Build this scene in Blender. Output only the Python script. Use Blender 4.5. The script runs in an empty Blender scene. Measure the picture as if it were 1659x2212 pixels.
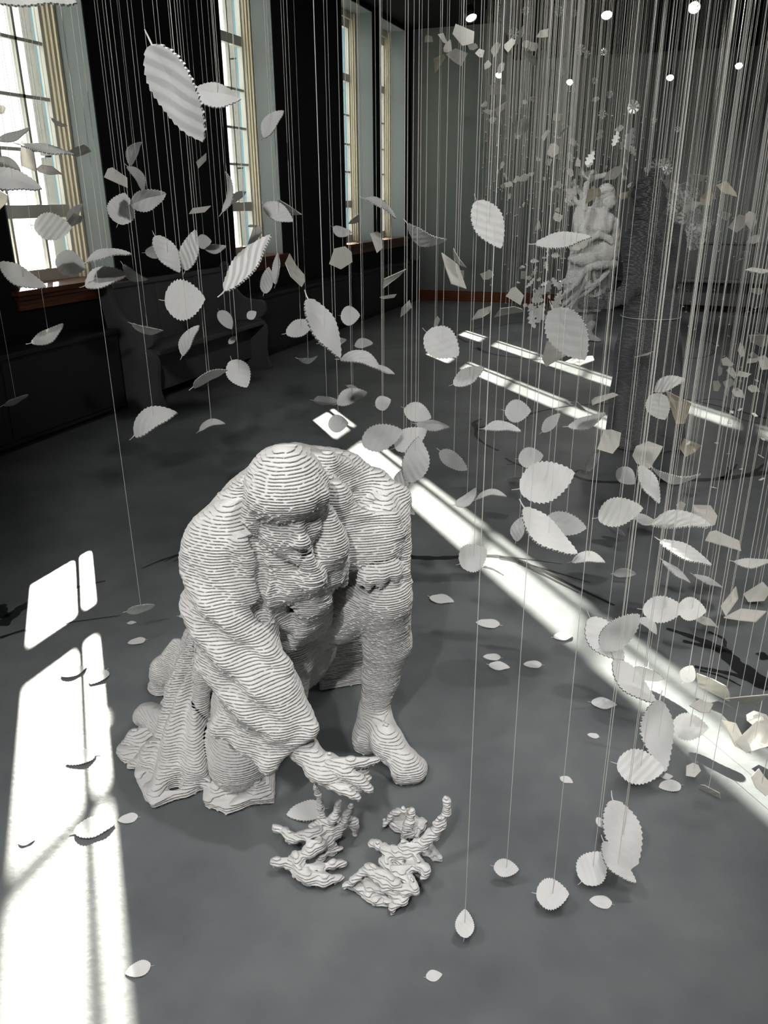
import bpy, bmesh, math, random
import numpy as np
from mathutils import Vector, Matrix, geometry
random.seed(7)
S = bpy.context.scene
COL = S.collection
# ------------------------------------------------------------------ camera
F_PX, W_PX, H_PX = 1712.0, 1659.0, 2212.0
PITCH, YAW, ROLL, EYE = math.radians(21.61), math.radians(20.17), math.radians(-0.35), 1.53
HEAD = Vector((-math.sin(YAW), math.cos(YAW), 0)); SIDE = Vector((math.cos(YAW), math.sin(YAW), 0)); UPW = Vector((0, 0, 1))
FWD = HEAD * math.cos(PITCH) - UPW * math.sin(PITCH)
UP0 = HEAD * math.sin(PITCH) + UPW * math.cos(PITCH)
RGT = SIDE * math.cos(ROLL) + UP0 * math.sin(ROLL)
UPC = UP0 * math.cos(ROLL) - SIDE * math.sin(ROLL)
cam_d = bpy.data.cameras.new('camera')
cam_d.sensor_fit = 'HORIZONTAL'; cam_d.sensor_width = 36.0; cam_d.lens = 36.0 * F_PX / W_PX
cam_d.clip_start = 0.05
cam = bpy.data.objects.new('camera', cam_d)
M = Matrix.Identity(4)
for i, v in enumerate((RGT, UPC, -FWD)):
    for j in range(3): M[j][i] = v[j]
M.translation = Vector((0, 0, EYE))
cam.matrix_world = M
COL.objects.link(cam); S.camera = cam
# ------------------------------------------------------------------ light
w = bpy.data.worlds.new('sky'); S.world = w; w.use_nodes = True
bg = w.node_tree.nodes['Background']; bg.inputs[0].default_value = (0.86, 0.94, 1.0, 1); bg.inputs[1].default_value = 2.4
sun_d = bpy.data.lights.new('sun', 'SUN'); sun_d.energy = 62.0; sun_d.angle = math.radians(0.53); sun_d.color = (1.0, 0.94, 0.83)
sun = bpy.data.objects.new('sun', sun_d); COL.objects.link(sun)
SUN_E = math.radians(21.2)
sd = Vector((0.653 * math.cos(SUN_E), -0.757 * math.cos(SUN_E), -math.sin(SUN_E)))
sun.rotation_euler = sd.to_track_quat('-Z', 'Y').to_euler(); sun.location = (-8, 10, 6)
vs = S.view_settings
vs.view_transform = 'Standard'; vs.look = 'None'; vs.gamma = 1.0; vs.exposure = 0.0; vs.use_curve_mapping = False
S.cycles.use_denoising = True
S.cycles.max_bounces = 4; S.cycles.diffuse_bounces = 3; S.cycles.glossy_bounces = 2; S.cycles.use_adaptive_sampling = True; S.cycles.adaptive_threshold = 0.12; S.cycles.transparent_max_bounces = 24; S.cycles.sample_clamp_indirect = 8.0
S.cycles.caustics_reflective = False; S.cycles.caustics_refractive = False

# ------------------------------------------------------------------ helpers
def ray(px, py):
    return (FWD * F_PX + RGT * (px - W_PX / 2) - UPC * (py - H_PX / 2)) / F_PX      # unit depth along the view axis
def at(px, py, depth):                       # a point at a given distance along the view axis
    return Vector((0, 0, EYE)) + ray(px, py) * depth
def on_z(px, py, z=0.0):                     # a point at a given height
    d = ray(px, py); return Vector((0, 0, EYE)) + d * ((z - EYE) / d.z)
def at_h(px, py, h):                         # a point at a given horizontal distance ahead -> (side, ahead, z)
    d = ray(px, py); t = h / d.dot(HEAD)
    return np.array([d.dot(SIDE) * t, h, EYE + d.z * t])
def tag(o, label=None, cat=None, group=None, kind=None):
    if label: o['label'] = label
    if cat: o['category'] = cat
    if group: o['group'] = group
    if kind: o['kind'] = kind
    return o
def link(name, data, parent=None, loc=(0, 0, 0)):
    o = bpy.data.objects.new(name, data); COL.objects.link(o); o.location = loc
    if parent: o.parent = parent
    return o
def empty(name, loc=(0, 0, 0), parent=None):
    o = link(name, None, parent, loc); o.empty_display_size = 0.05; return o
class MB:
    def __init__(s): s.v = []; s.f = []
    def add(s, vs, fs):
        n = len(s.v); s.v += [tuple(p) for p in vs]; s.f += [tuple(i + n for i in f) for f in fs]; return s
    def box(s, a, b):
        x0, y0, z0 = a; x1, y1, z1 = b
        return s.add([(x0, y0, z0), (x1, y0, z0), (x1, y1, z0), (x0, y1, z0), (x0, y0, z1), (x1, y0, z1), (x1, y1, z1), (x0, y1, z1)],
                     [(0, 3, 2, 1), (4, 5, 6, 7), (0, 1, 5, 4), (1, 2, 6, 5), (2, 3, 7, 6), (3, 0, 4, 7)])
    def prism(s, pts, axis, a, b):           # polygon in the two other axes, extruded along axis
        n = len(pts)
        def mk(p, t):
            q = list(p); q.insert(axis, t); return q
        s.add([mk(p, a) for p in pts] + [mk(p, b) for p in pts],
              [tuple(range(n))[::-1], tuple(range(n, 2 * n))] + [(i, (i + 1) % n, n + (i + 1) % n, n + i) for i in range(n)])
        return s
    def tube(s, pts, rad, n=8, cap=True):
        pts = [Vector(p) for p in pts]; rings = []
        rad = rad if hasattr(rad, '__len__') else [rad] * len(pts)
        for i, p in enumerate(pts):
            t = (pts[min(i + 1, len(pts) - 1)] - pts[max(i - 1, 0)]).normalized()
            u = t.orthogonal().normalized() if i == 0 else (u - t * u.dot(t)).normalized()
            v = t.cross(u)
            rings.append([p + (u * math.cos(2 * math.pi * k / n) + v * math.sin(2 * math.pi * k / n)) * rad[i] for k in range(n)])
        vs = [q for r_ in rings for q in r_]; fs = []
        for i in range(len(pts) - 1):
            for k in range(n):
                fs.append((i * n + k, i * n + (k + 1) % n, (i + 1) * n + (k + 1) % n, (i + 1) * n + k))
        if cap: fs += [tuple(range(n))[::-1], tuple(range((len(pts) - 1) * n, len(pts) * n))]
        return s.add(vs, fs)
    def mesh(s, name, mat=None, smooth=False):
        m = bpy.data.meshes.new(name); m.from_pydata(s.v, [], s.f); m.update()
        bm = bmesh.new(); bm.from_mesh(m); bmesh.ops.recalc_face_normals(bm, faces=bm.faces); bm.to_mesh(m); bm.free()
        if mat: m.materials.append(mat)
        if smooth: m.polygons.foreach_set('use_smooth', [True] * len(m.polygons))
        return m
    def obj(s, name, mat, parent=None, loc=(0, 0, 0), smooth=False, bevel=0):
        o = link(name, s.mesh(name, mat, smooth), parent, loc)
        if bevel:
            b = o.modifiers.new('bevel', 'BEVEL'); b.width = bevel; b.segments = 2; b.limit_method = 'ANGLE'
        return o
def mat(name, col, rough=0.6, noise=0.0, nscale=8.0, bump=0.0, bscale=60.0, spec=0.3, metal=0.0, emit=None, alpha=None, trans=None):
    m = bpy.data.materials.new(name); m.use_nodes = True
    nt = m.node_tree; N = nt.nodes; L = nt.links; b = N['Principled BSDF']
    b.inputs['Base Color'].default_value = (*col, 1); b.inputs['Roughness'].default_value = rough
    b.inputs['Specular IOR Level'].default_value = spec; b.inputs['Metallic'].default_value = metal
    tc = N.new('ShaderNodeTexCoord')
    if noise:
        n = N.new('ShaderNodeTexNoise'); n.inputs['Scale'].default_value = nscale; n.inputs['Detail'].default_value = 5
        r = N.new('ShaderNodeMix'); r.data_type = 'RGBA'
        r.inputs[6].default_value = (*[c * (1 - noise) for c in col], 1); r.inputs[7].default_value = (*[min(1, c * (1 + noise)) for c in col], 1)
        L.new(tc.outputs['Object'], n.inputs['Vector']); L.new(n.outputs['Fac'], r.inputs[0]); L.new(r.outputs[2], b.inputs['Base Color'])
    if bump:
        n2 = N.new('ShaderNodeTexNoise'); n2.inputs['Scale'].default_value = bscale; n2.inputs['Detail'].default_value = 4
        bp = N.new('ShaderNodeBump'); bp.inputs['Strength'].default_value = bump; bp.inputs['Distance'].default_value = 0.01
        L.new(tc.outputs['Object'], n2.inputs['Vector']); L.new(n2.outputs['Fac'], bp.inputs['Height']); L.new(bp.outputs[0], b.inputs['Normal'])
    if emit:
        b.inputs['Emission Color'].default_value = (*emit[0], 1); b.inputs['Emission Strength'].default_value = emit[1]
    if trans is not None: b.inputs['Transmission Weight'].default_value = trans
    return m
# ------------------------------------------------------------------ materials of the room
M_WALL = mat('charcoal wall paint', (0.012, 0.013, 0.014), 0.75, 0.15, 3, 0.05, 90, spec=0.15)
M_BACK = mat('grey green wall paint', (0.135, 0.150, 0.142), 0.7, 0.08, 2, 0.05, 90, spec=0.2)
M_REVEAL = mat('pale blue grey paint', (0.165, 0.185, 0.195), 0.6, 0.04, 3, 0.03, 90, spec=0.25)
M_CREAM = mat('cream painted sash', (0.62, 0.57, 0.44), 0.45, 0.05, 5)
M_SASH = mat('white painted sash', (0.62, 0.60, 0.54), 0.45, 0.05, 5)
M_CEIL = mat('black ceiling paint', (0.008, 0.008, 0.008), 0.8, 0.1, 4, spec=0.1)
M_PEW = mat('dark grey painted wood', (0.095, 0.100, 0.100), 0.5, 0.08, 6, 0.03, 60)
M_CAB = mat('charcoal painted panel', (0.03, 0.032, 0.032), 0.5, 0.08, 6)
M_STONE = mat('pale limestone', (0.27, 0.265, 0.25), 0.85, 0.2, 14, 0.3, 40)
M_BLUE = mat('blue painted exterior trim', (0.12, 0.30, 0.42), 0.6)
M_BLACK = mat('matt black metal', (0.012, 0.012, 0.012), 0.45)
M_GROUND = mat('pale pavement', (0.14, 0.14, 0.135), 0.9, 0.1, 2)
def wood_mat():
    m = mat('red brown varnished wood', (0.11, 0.032, 0.014), 0.3, spec=0.4); nt = m.node_tree; N = nt.nodes; L = nt.links
    tc = N.new('ShaderNodeTexCoord'); mp = N.new('ShaderNodeMapping'); mp.inputs['Scale'].default_value = (30, 1.5, 40)
    nz = N.new('ShaderNodeTexNoise'); nz.inputs['Scale'].default_value = 2.0; nz.inputs['Detail'].default_value = 6
    cr = N.new('ShaderNodeValToRGB'); cr.color_ramp.elements[0].position = .3; cr.color_ramp.elements[0].color = (0.055, 0.014, 0.006, 1); cr.color_ramp.elements[1].position = .7; cr.color_ramp.elements[1].color = (0.17, 0.052, 0.02, 1)
    L.new(tc.outputs['Object'], mp.inputs[0]); L.new(mp.outputs[0], nz.inputs['Vector']); L.new(nz.outputs['Fac'], cr.inputs[0]); L.new(cr.outputs[0], N['Principled BSDF'].inputs['Base Color'])
    return m
M_WOOD = wood_mat()
def glass_mat():
    m = bpy.data.materials.new('window glass'); m.use_nodes = True; N = m.node_tree.nodes; L = m.node_tree.links
    for n in list(N): N.remove(n)
    o = N.new('ShaderNodeOutputMaterial'); t = N.new('ShaderNodeBsdfTransparent'); t.inputs[0].default_value = (.94, .96, .95, 1)
    g = N.new('ShaderNodeBsdfGlossy'); g.inputs['Roughness'].default_value = .02; mx = N.new('ShaderNodeMixShader'); mx.inputs[0].default_value = .05
    L.new(t.outputs[0], mx.inputs[1]); L.new(g.outputs[0], mx.inputs[2]); L.new(mx.outputs[0], o.inputs[0])
    return m
M_GLASS = glass_mat()
def floor_mat():
    m = mat('grey trowelled painted floor', (0.13, 0.135, 0.135), 0.42, spec=0.4); nt = m.node_tree; N = nt.nodes; L = nt.links; b = N['Principled BSDF']
    tc = N.new('ShaderNodeTexCoord')
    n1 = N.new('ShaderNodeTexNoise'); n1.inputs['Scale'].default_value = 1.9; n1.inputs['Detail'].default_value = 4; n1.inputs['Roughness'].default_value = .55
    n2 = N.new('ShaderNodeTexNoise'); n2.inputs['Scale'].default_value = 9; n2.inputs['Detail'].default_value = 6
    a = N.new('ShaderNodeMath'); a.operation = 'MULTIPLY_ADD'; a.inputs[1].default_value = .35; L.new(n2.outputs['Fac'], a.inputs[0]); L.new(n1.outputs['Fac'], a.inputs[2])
    cr = N.new('ShaderNodeValToRGB'); e = cr.color_ramp.elements; e[0].position = .52; e[0].color = (0.118, 0.127, 0.133, 1); e[1].position = .88; e[1].color = (0.190, 0.202, 0.207, 1)  # large mottling stands for soft leaf shadows as well as paint stains
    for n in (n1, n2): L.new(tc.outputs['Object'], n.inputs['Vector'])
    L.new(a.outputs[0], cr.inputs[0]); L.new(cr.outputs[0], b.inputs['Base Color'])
    # trowel marks: stretched noise in patches plus grit
    mp = N.new('ShaderNodeMapping'); mp.inputs['Scale'].default_value = (60, 5, 1); mp.inputs['Rotation'].default_value = (0, 0, .7)
    n5 = N.new('ShaderNodeTexNoise'); n5.inputs['Scale'].default_value = 1.0; n5.inputs['Distortion'].default_value = 2.5; n5.inputs['Detail'].default_value = 2
    n3 = N.new('ShaderNodeTexNoise'); n3.inputs['Scale'].default_value = 48; n3.inputs['Detail'].default_value = 5
    n4 = N.new('ShaderNodeTexNoise'); n4.inputs['Scale'].default_value = 1.7
    rp = N.new('ShaderNodeMapRange'); rp.inputs[1].default_value = .5; rp.inputs[2].default_value = .7; L.new(n4.outputs['Fac'], rp.inputs[0])
    mm = N.new('ShaderNodeMath'); mm.operation = 'MULTIPLY'; L.new(n5.outputs['Fac'], mm.inputs[0]); L.new(rp.outputs[0], mm.inputs[1])
    ad = N.new('ShaderNodeMath'); ad.operation = 'MULTIPLY_ADD'; ad.inputs[1].default_value = .8; L.new(n3.outputs['Fac'], ad.inputs[0]); L.new(mm.outputs[0], ad.inputs[2])
    bp = N.new('ShaderNodeBump'); bp.inputs['Strength'].default_value = .25; bp.inputs['Distance'].default_value = .004
    L.new(tc.outputs['Object'], mp.inputs[0]); L.new(mp.outputs[0], n5.inputs['Vector'])
    for n in (n3, n4): L.new(tc.outputs['Object'], n.inputs['Vector'])
    L.new(ad.outputs[0], bp.inputs['Height']); L.new(bp.outputs[0], b.inputs['Normal'])
    return m
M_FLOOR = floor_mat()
# ------------------------------------------------------------------ shell
XL, XG, YB, ZC = -4.15, -4.45, 12.6, 3.80
XR, YF = 5.2, -3.2
def struct(o): o['kind'] = 'structure'; return o
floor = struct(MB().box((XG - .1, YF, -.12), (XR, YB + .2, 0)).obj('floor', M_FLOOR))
struct(MB().box((XG - .1, YF, ZC), (XR, YB + .2, ZC + .15)).obj('ceiling', M_CEIL))
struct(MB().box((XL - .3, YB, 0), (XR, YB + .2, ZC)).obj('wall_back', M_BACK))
struct(MB().box((XR, YF, 0), (XR + .2, YB + .2, ZC)).obj('wall_right', M_BACK))
struct(MB().box((XG - .1, YF - .2, 0), (XR, YF, ZC)).obj('wall_front', M_BACK))
WIN = [(4.28, 5.30), (7.14, 8.16), (9.95, 10.97), (11.28, 12.30)]
Z0, Z1 = 0.96, 3.74
wl = MB(); edges = [YF] + [e for w_ in WIN for e in w_] + [YB + .2]
for i in range(0, len(edges), 2): wl.box((XG - .22, edges[i], 0), (XL, edges[i + 1], ZC))
for a, b in WIN: wl.box((XG - .22, a, 0), (XL, b, Z0)); wl.box((XG - .22, a, Z1), (XL, b, ZC))
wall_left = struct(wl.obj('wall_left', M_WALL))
struct(MB().box((XL + .0, YB - .022, 0), (XR, YB, .13)).box((XL, YB - .03, 0), (XR, YB, .03)).box((XL, YB - .016, .13), (XR, YB, .155)).obj('baseboard_back', M_WOOD))
struct(MB().box((-2.62, YB - .75, 3.32), (XR, YB - .01, ZC)).obj('trim_1', M_CEIL))
struct(MB().box((-60, -40, -1.0), (XG - .25, 60, -.9)).obj('ground', M_GROUND))
# windows: sash frame, muntins, panes, reveal linings, sill, outer stone jamb
MZ = [1.06, 1.41, 1.50, 1.86, 2.20, 2.55, 2.94, 3.03, 3.55]
def window(n, a, b):
    e = struct(empty('window_%d' % n, (XL, (a + b) / 2, Z0)))
    def add(mb, name, m, bevel=0, parent=e):
        o = mb.obj(name, m, None, bevel=bevel); o.parent = parent; o.matrix_parent_inverse = Matrix.Translation(-Vector(e.location)) if parent is e else Matrix.Identity(4); return o
    t = .012
    add(MB().box((XG, b - t, Z0), (XL - .001, b + .001, Z1)), 'reveal', M_REVEAL)
    add(MB().box((XG, a - .001, Z0), (XL - .001, a + t, Z1)), 'reveal', M_REVEAL)
    add(MB().box((XG, a, Z1 - t), (XL - .001, b, Z1 + .001)), 'reveal', M_REVEAL)
    ga, gb = a + .085, b - .085                     # casing inside edges
    cs = MB()
    for y0, y1 in ((a + t, ga), (gb, b - t)):
        s_ = 1 if y0 > a + .2 else -1
        for k, (f0, f1, d) in enumerate(((0, 1, .035), (.28, .62, .055), (.62, 1, .075))):
            w_ = y1 - y0
            lo, hi = (y0 + w_ * f0, y0 + w_ * f1) if s_ > 0 else (y1 - w_ * f1, y1 - w_ * f0)
            cs.box((XG - .06, lo, Z0), (XG + d, hi, Z1 - t))
    cs.box((XG - .06, a + t, Z1 - .09), (XG + .05, b - t, Z1 - t))
    add(cs, 'casing', M_CREAM, .004)
    sw = .03
    fr = MB()
    for y0, y1 in ((ga, ga + sw), (gb - sw, gb)): fr.box((XG - .045, y0, Z0 + .02), (XG + .012, y1, Z1 - .09))
    for z0, z1 in ((Z0 + .01, MZ[0]), (MZ[1], MZ[2]), (MZ[6], MZ[7]), (MZ[8], Z1 - .08)): fr.box((XG - .045, ga, z0), (XG + .015, gb, z1))
    add(fr, 'sash_frame', M_SASH, .003)
    cols = [a + .10, a + .345, a + .655, gb - sw]
    rows = [(MZ[0], MZ[1]), (MZ[2], MZ[3]), (MZ[3], MZ[4]), (MZ[4], MZ[5]), (MZ[5], MZ[6]), (MZ[7], MZ[8])]
    for y in cols[1:3]:
        for z0, z1 in ((MZ[0], MZ[1]), (MZ[2], MZ[6]), (MZ[7], MZ[8])): add(MB().box((XG - .03, y - .011, z0), (XG + .005, y + .011, z1)), 'muntin', M_SASH)
    for z in MZ[3:6]: add(MB().box((XG - .03, ga + sw, z - .011), (XG + .005, gb - sw, z + .011)), 'muntin', M_SASH)
    for z0, z1 in rows:
        for k in range(3): add(MB().box((XG - .018, cols[k] + .011, z0 + .005), (XG - .014, cols[k + 1] - .011, z1 - .005)), 'pane', M_GLASS)
    sl = MB().box((XG, a, Z0 - .02), (XL, b, Z0 + .015)).box((XL, a - .07, Z0 - .02), (XL + .06, b + .07, Z0 + .015)).box((XL, a - .05, Z0 - .05), (XL + .04, b + .05, Z0 - .02)).box((XL, a - .04, Z0 - .12), (XL + .022, b + .04, Z0 - .05))
    add(sl, 'window_sill', M_WOOD, .004)
    add(MB().box((XG - .075, gb - .008, Z0), (XG - .05, gb + .05, Z1)), 'exterior_trim', M_BLUE)
    for k in range(4):
        z = -.2 + k * 1.02
        add(MB().box((XG - .204, gb + .02, z), (XG - .08, gb + (.75 if n != 3 else .18), z + 1.008)), 'stone_block', M_STONE, .006)
        add(MB().box((XG - .26, ga - (.75 if n != 4 else .22), z), (XG - .08, ga - .12, z + 1.008)), 'stone_block', M_STONE, .006)
    tagl = ['nearest tall multi-pane window with wooden sill at the left', 'second tall window above the dark pew', 'third tall window before the corner', 'last tall window beside the back corner'][n - 1]
    e['label'] = tagl
    return e
for i, (a, b) in enumerate(WIN): window(i + 1, a, b)
# outlets
def outlet(name, x, y, z, label, ny):
    e = tag(empty(name, (x, y, z)), label, 'outlet')
    M_O = bpy.data.materials.get('outlet plastic') or mat('outlet plastic', (.55, .55, .52), .4)
    D_O = bpy.data.materials.get('outlet slot') or mat('outlet slot', (.02, .02, .02), .6)
    if ny:
        MB().box((-.036, -.008, -.058), (.036, 0, .058)).obj('plate', M_O, e, bevel=.003)
        for s_ in (-1, 1):
            q = MB().box((-.018, -.011, s_ * .027 - .015), (.018, -.008, s_ * .027 + .015)).obj('socket', M_O, e, bevel=.003)
            MB().box((-.009, -.012, -.004), (-.006, -.0108, .008)).box((.006, -.012, -.004), (.009, -.0108, .008)).obj('slot', D_O, q, (0, 0, s_ * .027))
outlet('wall_outlet', -3.30, YB, .41, 'white double wall outlet on the back wall nearest the corner', True)
outlet('wall_outlet', -2.33, YB, .42, 'second white wall outlet on back wall, behind threads left of pregnant figure', True)
# ------------------------------------------------------------------ pews and cabinets
def smooth_closed(pts, n=6):
    out = []; N_ = len(pts)
    for i in range(N_):
        p0, p1, p2, p3 = [Vector(pts[(i + k - 1) % N_]) for k in range(4)]
        for j in range(n):
            t = j / n
            out.append(tuple(.5 * ((2 * p1) + (p2 - p0) * t + (2 * p0 - 5 * p1 + 4 * p2 - p3) * t * t + (3 * p1 - p0 - 3 * p2 + p3) * t ** 3)))
    return out
# profile in (forward, z); forward = away from the pew's back
PEW_END = [(.0, .02), (.02, .25), (.035, .55), (.005, .78), (-.01, .93), (.03, .985), (.08, .94), (.10, .83), (.14, .74), (.22, .665), (.33, .645), (.42, .635), (.445, .57), (.42, .505), (.37, .475), (.41, .445), (.445, .38), (.435, .27), (.43, .15), (.455, .06), (.47, .015), (.40, .0), (.20, .0), (.06, .0)]
def pew(name, label, loc, rotz, length, panels=3):
    e = tag(empty(name, loc), label, 'pew', 'dark grey pews along the walls'); e.rotation_euler.z = rotz
    prof = smooth_closed(PEW_END, 5)
    for y in (0, length - .05):
        MB().prism(prof, 1, y, y + .05).obj('pew_end', M_PEW, e, bevel=.006)
    MB().box((.06, .05, .42), (.445, length - .05, .46)).obj('seat', M_PEW, e, bevel=.01)
    MB().prism([(.09, .40), (.115, .40), (.075, .93), (.05, .93)], 1, .05, length - .05).obj('backrest', M_PEW, e)
    MB().box((.043, .05, .905), (.10, length - .05, .945)).obj('top_rail', M_PEW, e, bevel=.008)
    st = (length - .1) / panels
    for k in range(panels + 1):
        y = .05 + k * st
        MB().prism([(.114, .46), (.124, .46), (.088, .91), (.078, .91)], 1, max(.05, y - .03), min(length - .05, y + .03)).obj('stile', M_PEW, e)
    MB().box((.25, .05, .10), (.275, length - .05, .42)).obj('seat_support', M_PEW, e)
    return e
pew('pew', 'dark grey wooden pew with scrolled ends below the windows', (-4.13, 5.05, 0), 0, 1.80)
pew('pew', 'grey pew standing against the back wall, behind the standing figures', (-.97, 12.57, 0), -math.pi / 2, 2.90, 4)
def cabinet(label, y0, y1, x1, z1):
    e = tag(empty('radiator_cabinet', (XL + .005, (y0 + y1) / 2, 0)), label, 'cabinet', 'low charcoal cabinets along the window wall')
    L_ = (y1 - y0) / 2; d = x1 - XL - .005
    MB().box((0, -L_ + .01, .05), (d - .02, L_ - .01, z1 - .03)).obj('body', M_CAB, e)
    MB().box((.0, -L_ + .03, 0), (d - .06, L_ - .03, .05)).obj('plinth', M_CAB, e)
    MB().box((-.0, -L_, z1 - .03), (d, L_, z1)).obj('top_board', M_CAB, e, bevel=.006)
    n = max(1, round((y1 - y0) / 1.3)); st = 2 * L_ / n
    for k in range(n): MB().box((d - .02, -L_ + k * st + .03, .08), (d - .008, -L_ + (k + 1) * st - .03, z1 - .05)).obj('door', M_CAB, e, bevel=.004)
cabinet('low charcoal cabinet under the nearest window, left of the pew', 2.6, 4.98, -3.93, .63)
cabinet('low charcoal cabinet between the second and third windows, beyond the pew', 7.15, 9.6, -3.93, .63)
cabinet('low charcoal cabinet in the far back corner under the last window', 9.95, 12.4, -3.93, .63)
# ------------------------------------------------------------------ lamps
M_BULB = mat('lamp lens glow', (1, .97, .9), .3, emit=((1, .95, .86), 30))
LAMP_N = 0
def spot_lamp(label, pos, target, watt, size=70, blend=.8, drop=.0, rad=.06, big=1.0):
    pos = Vector(pos); d = (Vector(target) - pos).normalized()
    e = tag(empty('spot_lamp', pos), label, 'spotlight', 'black ceiling spotlights')
    e.rotation_euler = d.to_track_quat('-Z', 'Y').to_euler()
    n = 20; rr = [(0, .06), (.03, .06), (.045, .045), (.05, 0), (.05, -.085), (.045, -.09)]
    vs = [(r * math.cos(2 * math.pi * k / n), r * math.sin(2 * math.pi * k / n), z) for r, z in [(r__ * big, z__) for r__, z__ in rr[1:]] for k in range(n)]
    fs = [tuple(range(n))] + [(i * n + k, i * n + (k + 1) % n, (i + 1) * n + (k + 1) % n, (i + 1) * n + k) for i in range(len(rr) - 2) for k in range(n)]
    MB().add(vs, fs).obj('housing', M_BLACK, e, smooth=True)
    MB().tube([(0, 0, -.072), (0, 0, -.076)], .043 * big, 20).obj('lens', M_BULB, e)
    up = Vector((0, 0, 1)); up.rotate(e.rotation_euler.to_matrix().inverted())
    top = up * max(.06, (ZC - pos.z) - drop)
    MB().tube([(0, 0, .03), top], .007, 8).obj('rod', M_BLACK, e)
    ld = bpy.data.lights.new('spot_light', 'SPOT'); ld.energy = watt; ld.spot_size = math.radians(size); ld.spot_blend = blend; ld.shadow_soft_size = rad; ld.color = (1, .985, .96)
    lo = link('spot_light', ld, e, (0, 0, -.10))
    return e
MAN = on_z(640, 1560, .4)
spot_lamp('black ceiling spotlight shining at upper middle, left of the other two', (-2.84, 10.85, 3.62), (-1.6, 9.6, 1.0), 60, 50, big=1.5)
spot_lamp('black ceiling spotlight shining at top, between two others', (-1.27, 11.34, 3.62), (-.85, 9.4, 1.0), 150, 34, big=1.5)
spot_lamp('black ceiling spotlight shining at top right corner area', (-.28, 11.47, 3.62), (-.1, 6.5, 1.0), 60, 40, big=1.5)
for k, (px, py) in enumerate(((1080, 155), (1233, 170), (1449, 160), (1597, 134))):
    d_ = ray(px, py); t_ = 12.1 / d_.y; p_ = Vector((0, 0, EYE)) + d_ * t_
    spot_lamp(['small low spotlight behind paper shards at upper centre', 'small low spotlight among threads above pregnant figure', 'small low spotlight among dense threads at the right', 'rightmost small low spotlight behind dense threads'][k], p_, Vector((p_.x, 9, .6)), 25, 50)
# the spots that light the kneeling figure hang outside the picture, above and behind the viewer
spot_lamp('black ceiling spotlight aimed at the kneeling figure from the right', MAN + Vector((1.0, .1, 3.2)), MAN, 130, 60, 1, rad=.05)
spot_lamp('black ceiling spotlight aimed at the kneeling figure from the left', MAN + Vector((-1.1, -1.4, 3.2)), MAN, 145, 60, 1, rad=.05)
spot_lamp('added unseen fill spotlight aimed at the kneeling figure from behind the viewer', MAN + Vector((.6, -2.9, 3.0)), MAN + Vector((0, 0, .3)), 265, 60, 1, rad=.05)  # fill lamp added to lift the figure's shaded chest
spot_lamp('black ceiling spotlight aimed at hanging leaves', (.9, 2.6, 3.6), (.1, 3.6, .5), 150, 80, 1, rad=.05)
spot_lamp('added unseen spotlight brightening the pregnant figure from the front', (-.2, 6.4, 3.6), (-.9, 9.2, 1.0), 150, 30, 1, rad=.05)  # added narrow lamp that brightens the pregnant figure and spares the floor
spot_lamp('added unseen spotlight brightening the leaves hanging before the windows', (-.2, -.6, 3.55), (-2.1, 4.2, 1.55), 360, 46, 1, rad=.05)  # added on the viewer's side so the left leaves turn bright
spot_lamp('black ceiling spotlight aimed at the leaves hanging at the right', (1.9, -.6, 3.55), (.9, 3.2, .9), 160, 60, 1, rad=.05)
spot_lamp('added unseen fill spotlight aimed at the pew by the back wall', (.2, 8.6, 3.6), (.6, 12.4, .8), 260, 44, 1, rad=.05)  # added fill, keeps the far pew from going black
spot_lamp('added unseen spotlight brightening the cloud of paper bits', (-.9, 3.6, 3.62), (-1.5, 9.0, 2.5), 420, 40, 1, rad=.05)  # lamp added to whiten the otherwise dim far bits
spot_lamp('added unseen spotlight lightening the mesh flowers', (1.2, 2.6, 3.62), (.2, 6.0, 1.6), 130, 40, 1, rad=.05)  # extra lamp put in to lighten the greyish cups
spot_lamp('added unseen spotlight brightening the bare foreground floor', (.3, -.2, 3.62), (.1, 1.2, 0), 110, 70, 1, rad=.08)  # added only to raise the brightness of the near floor
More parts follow.
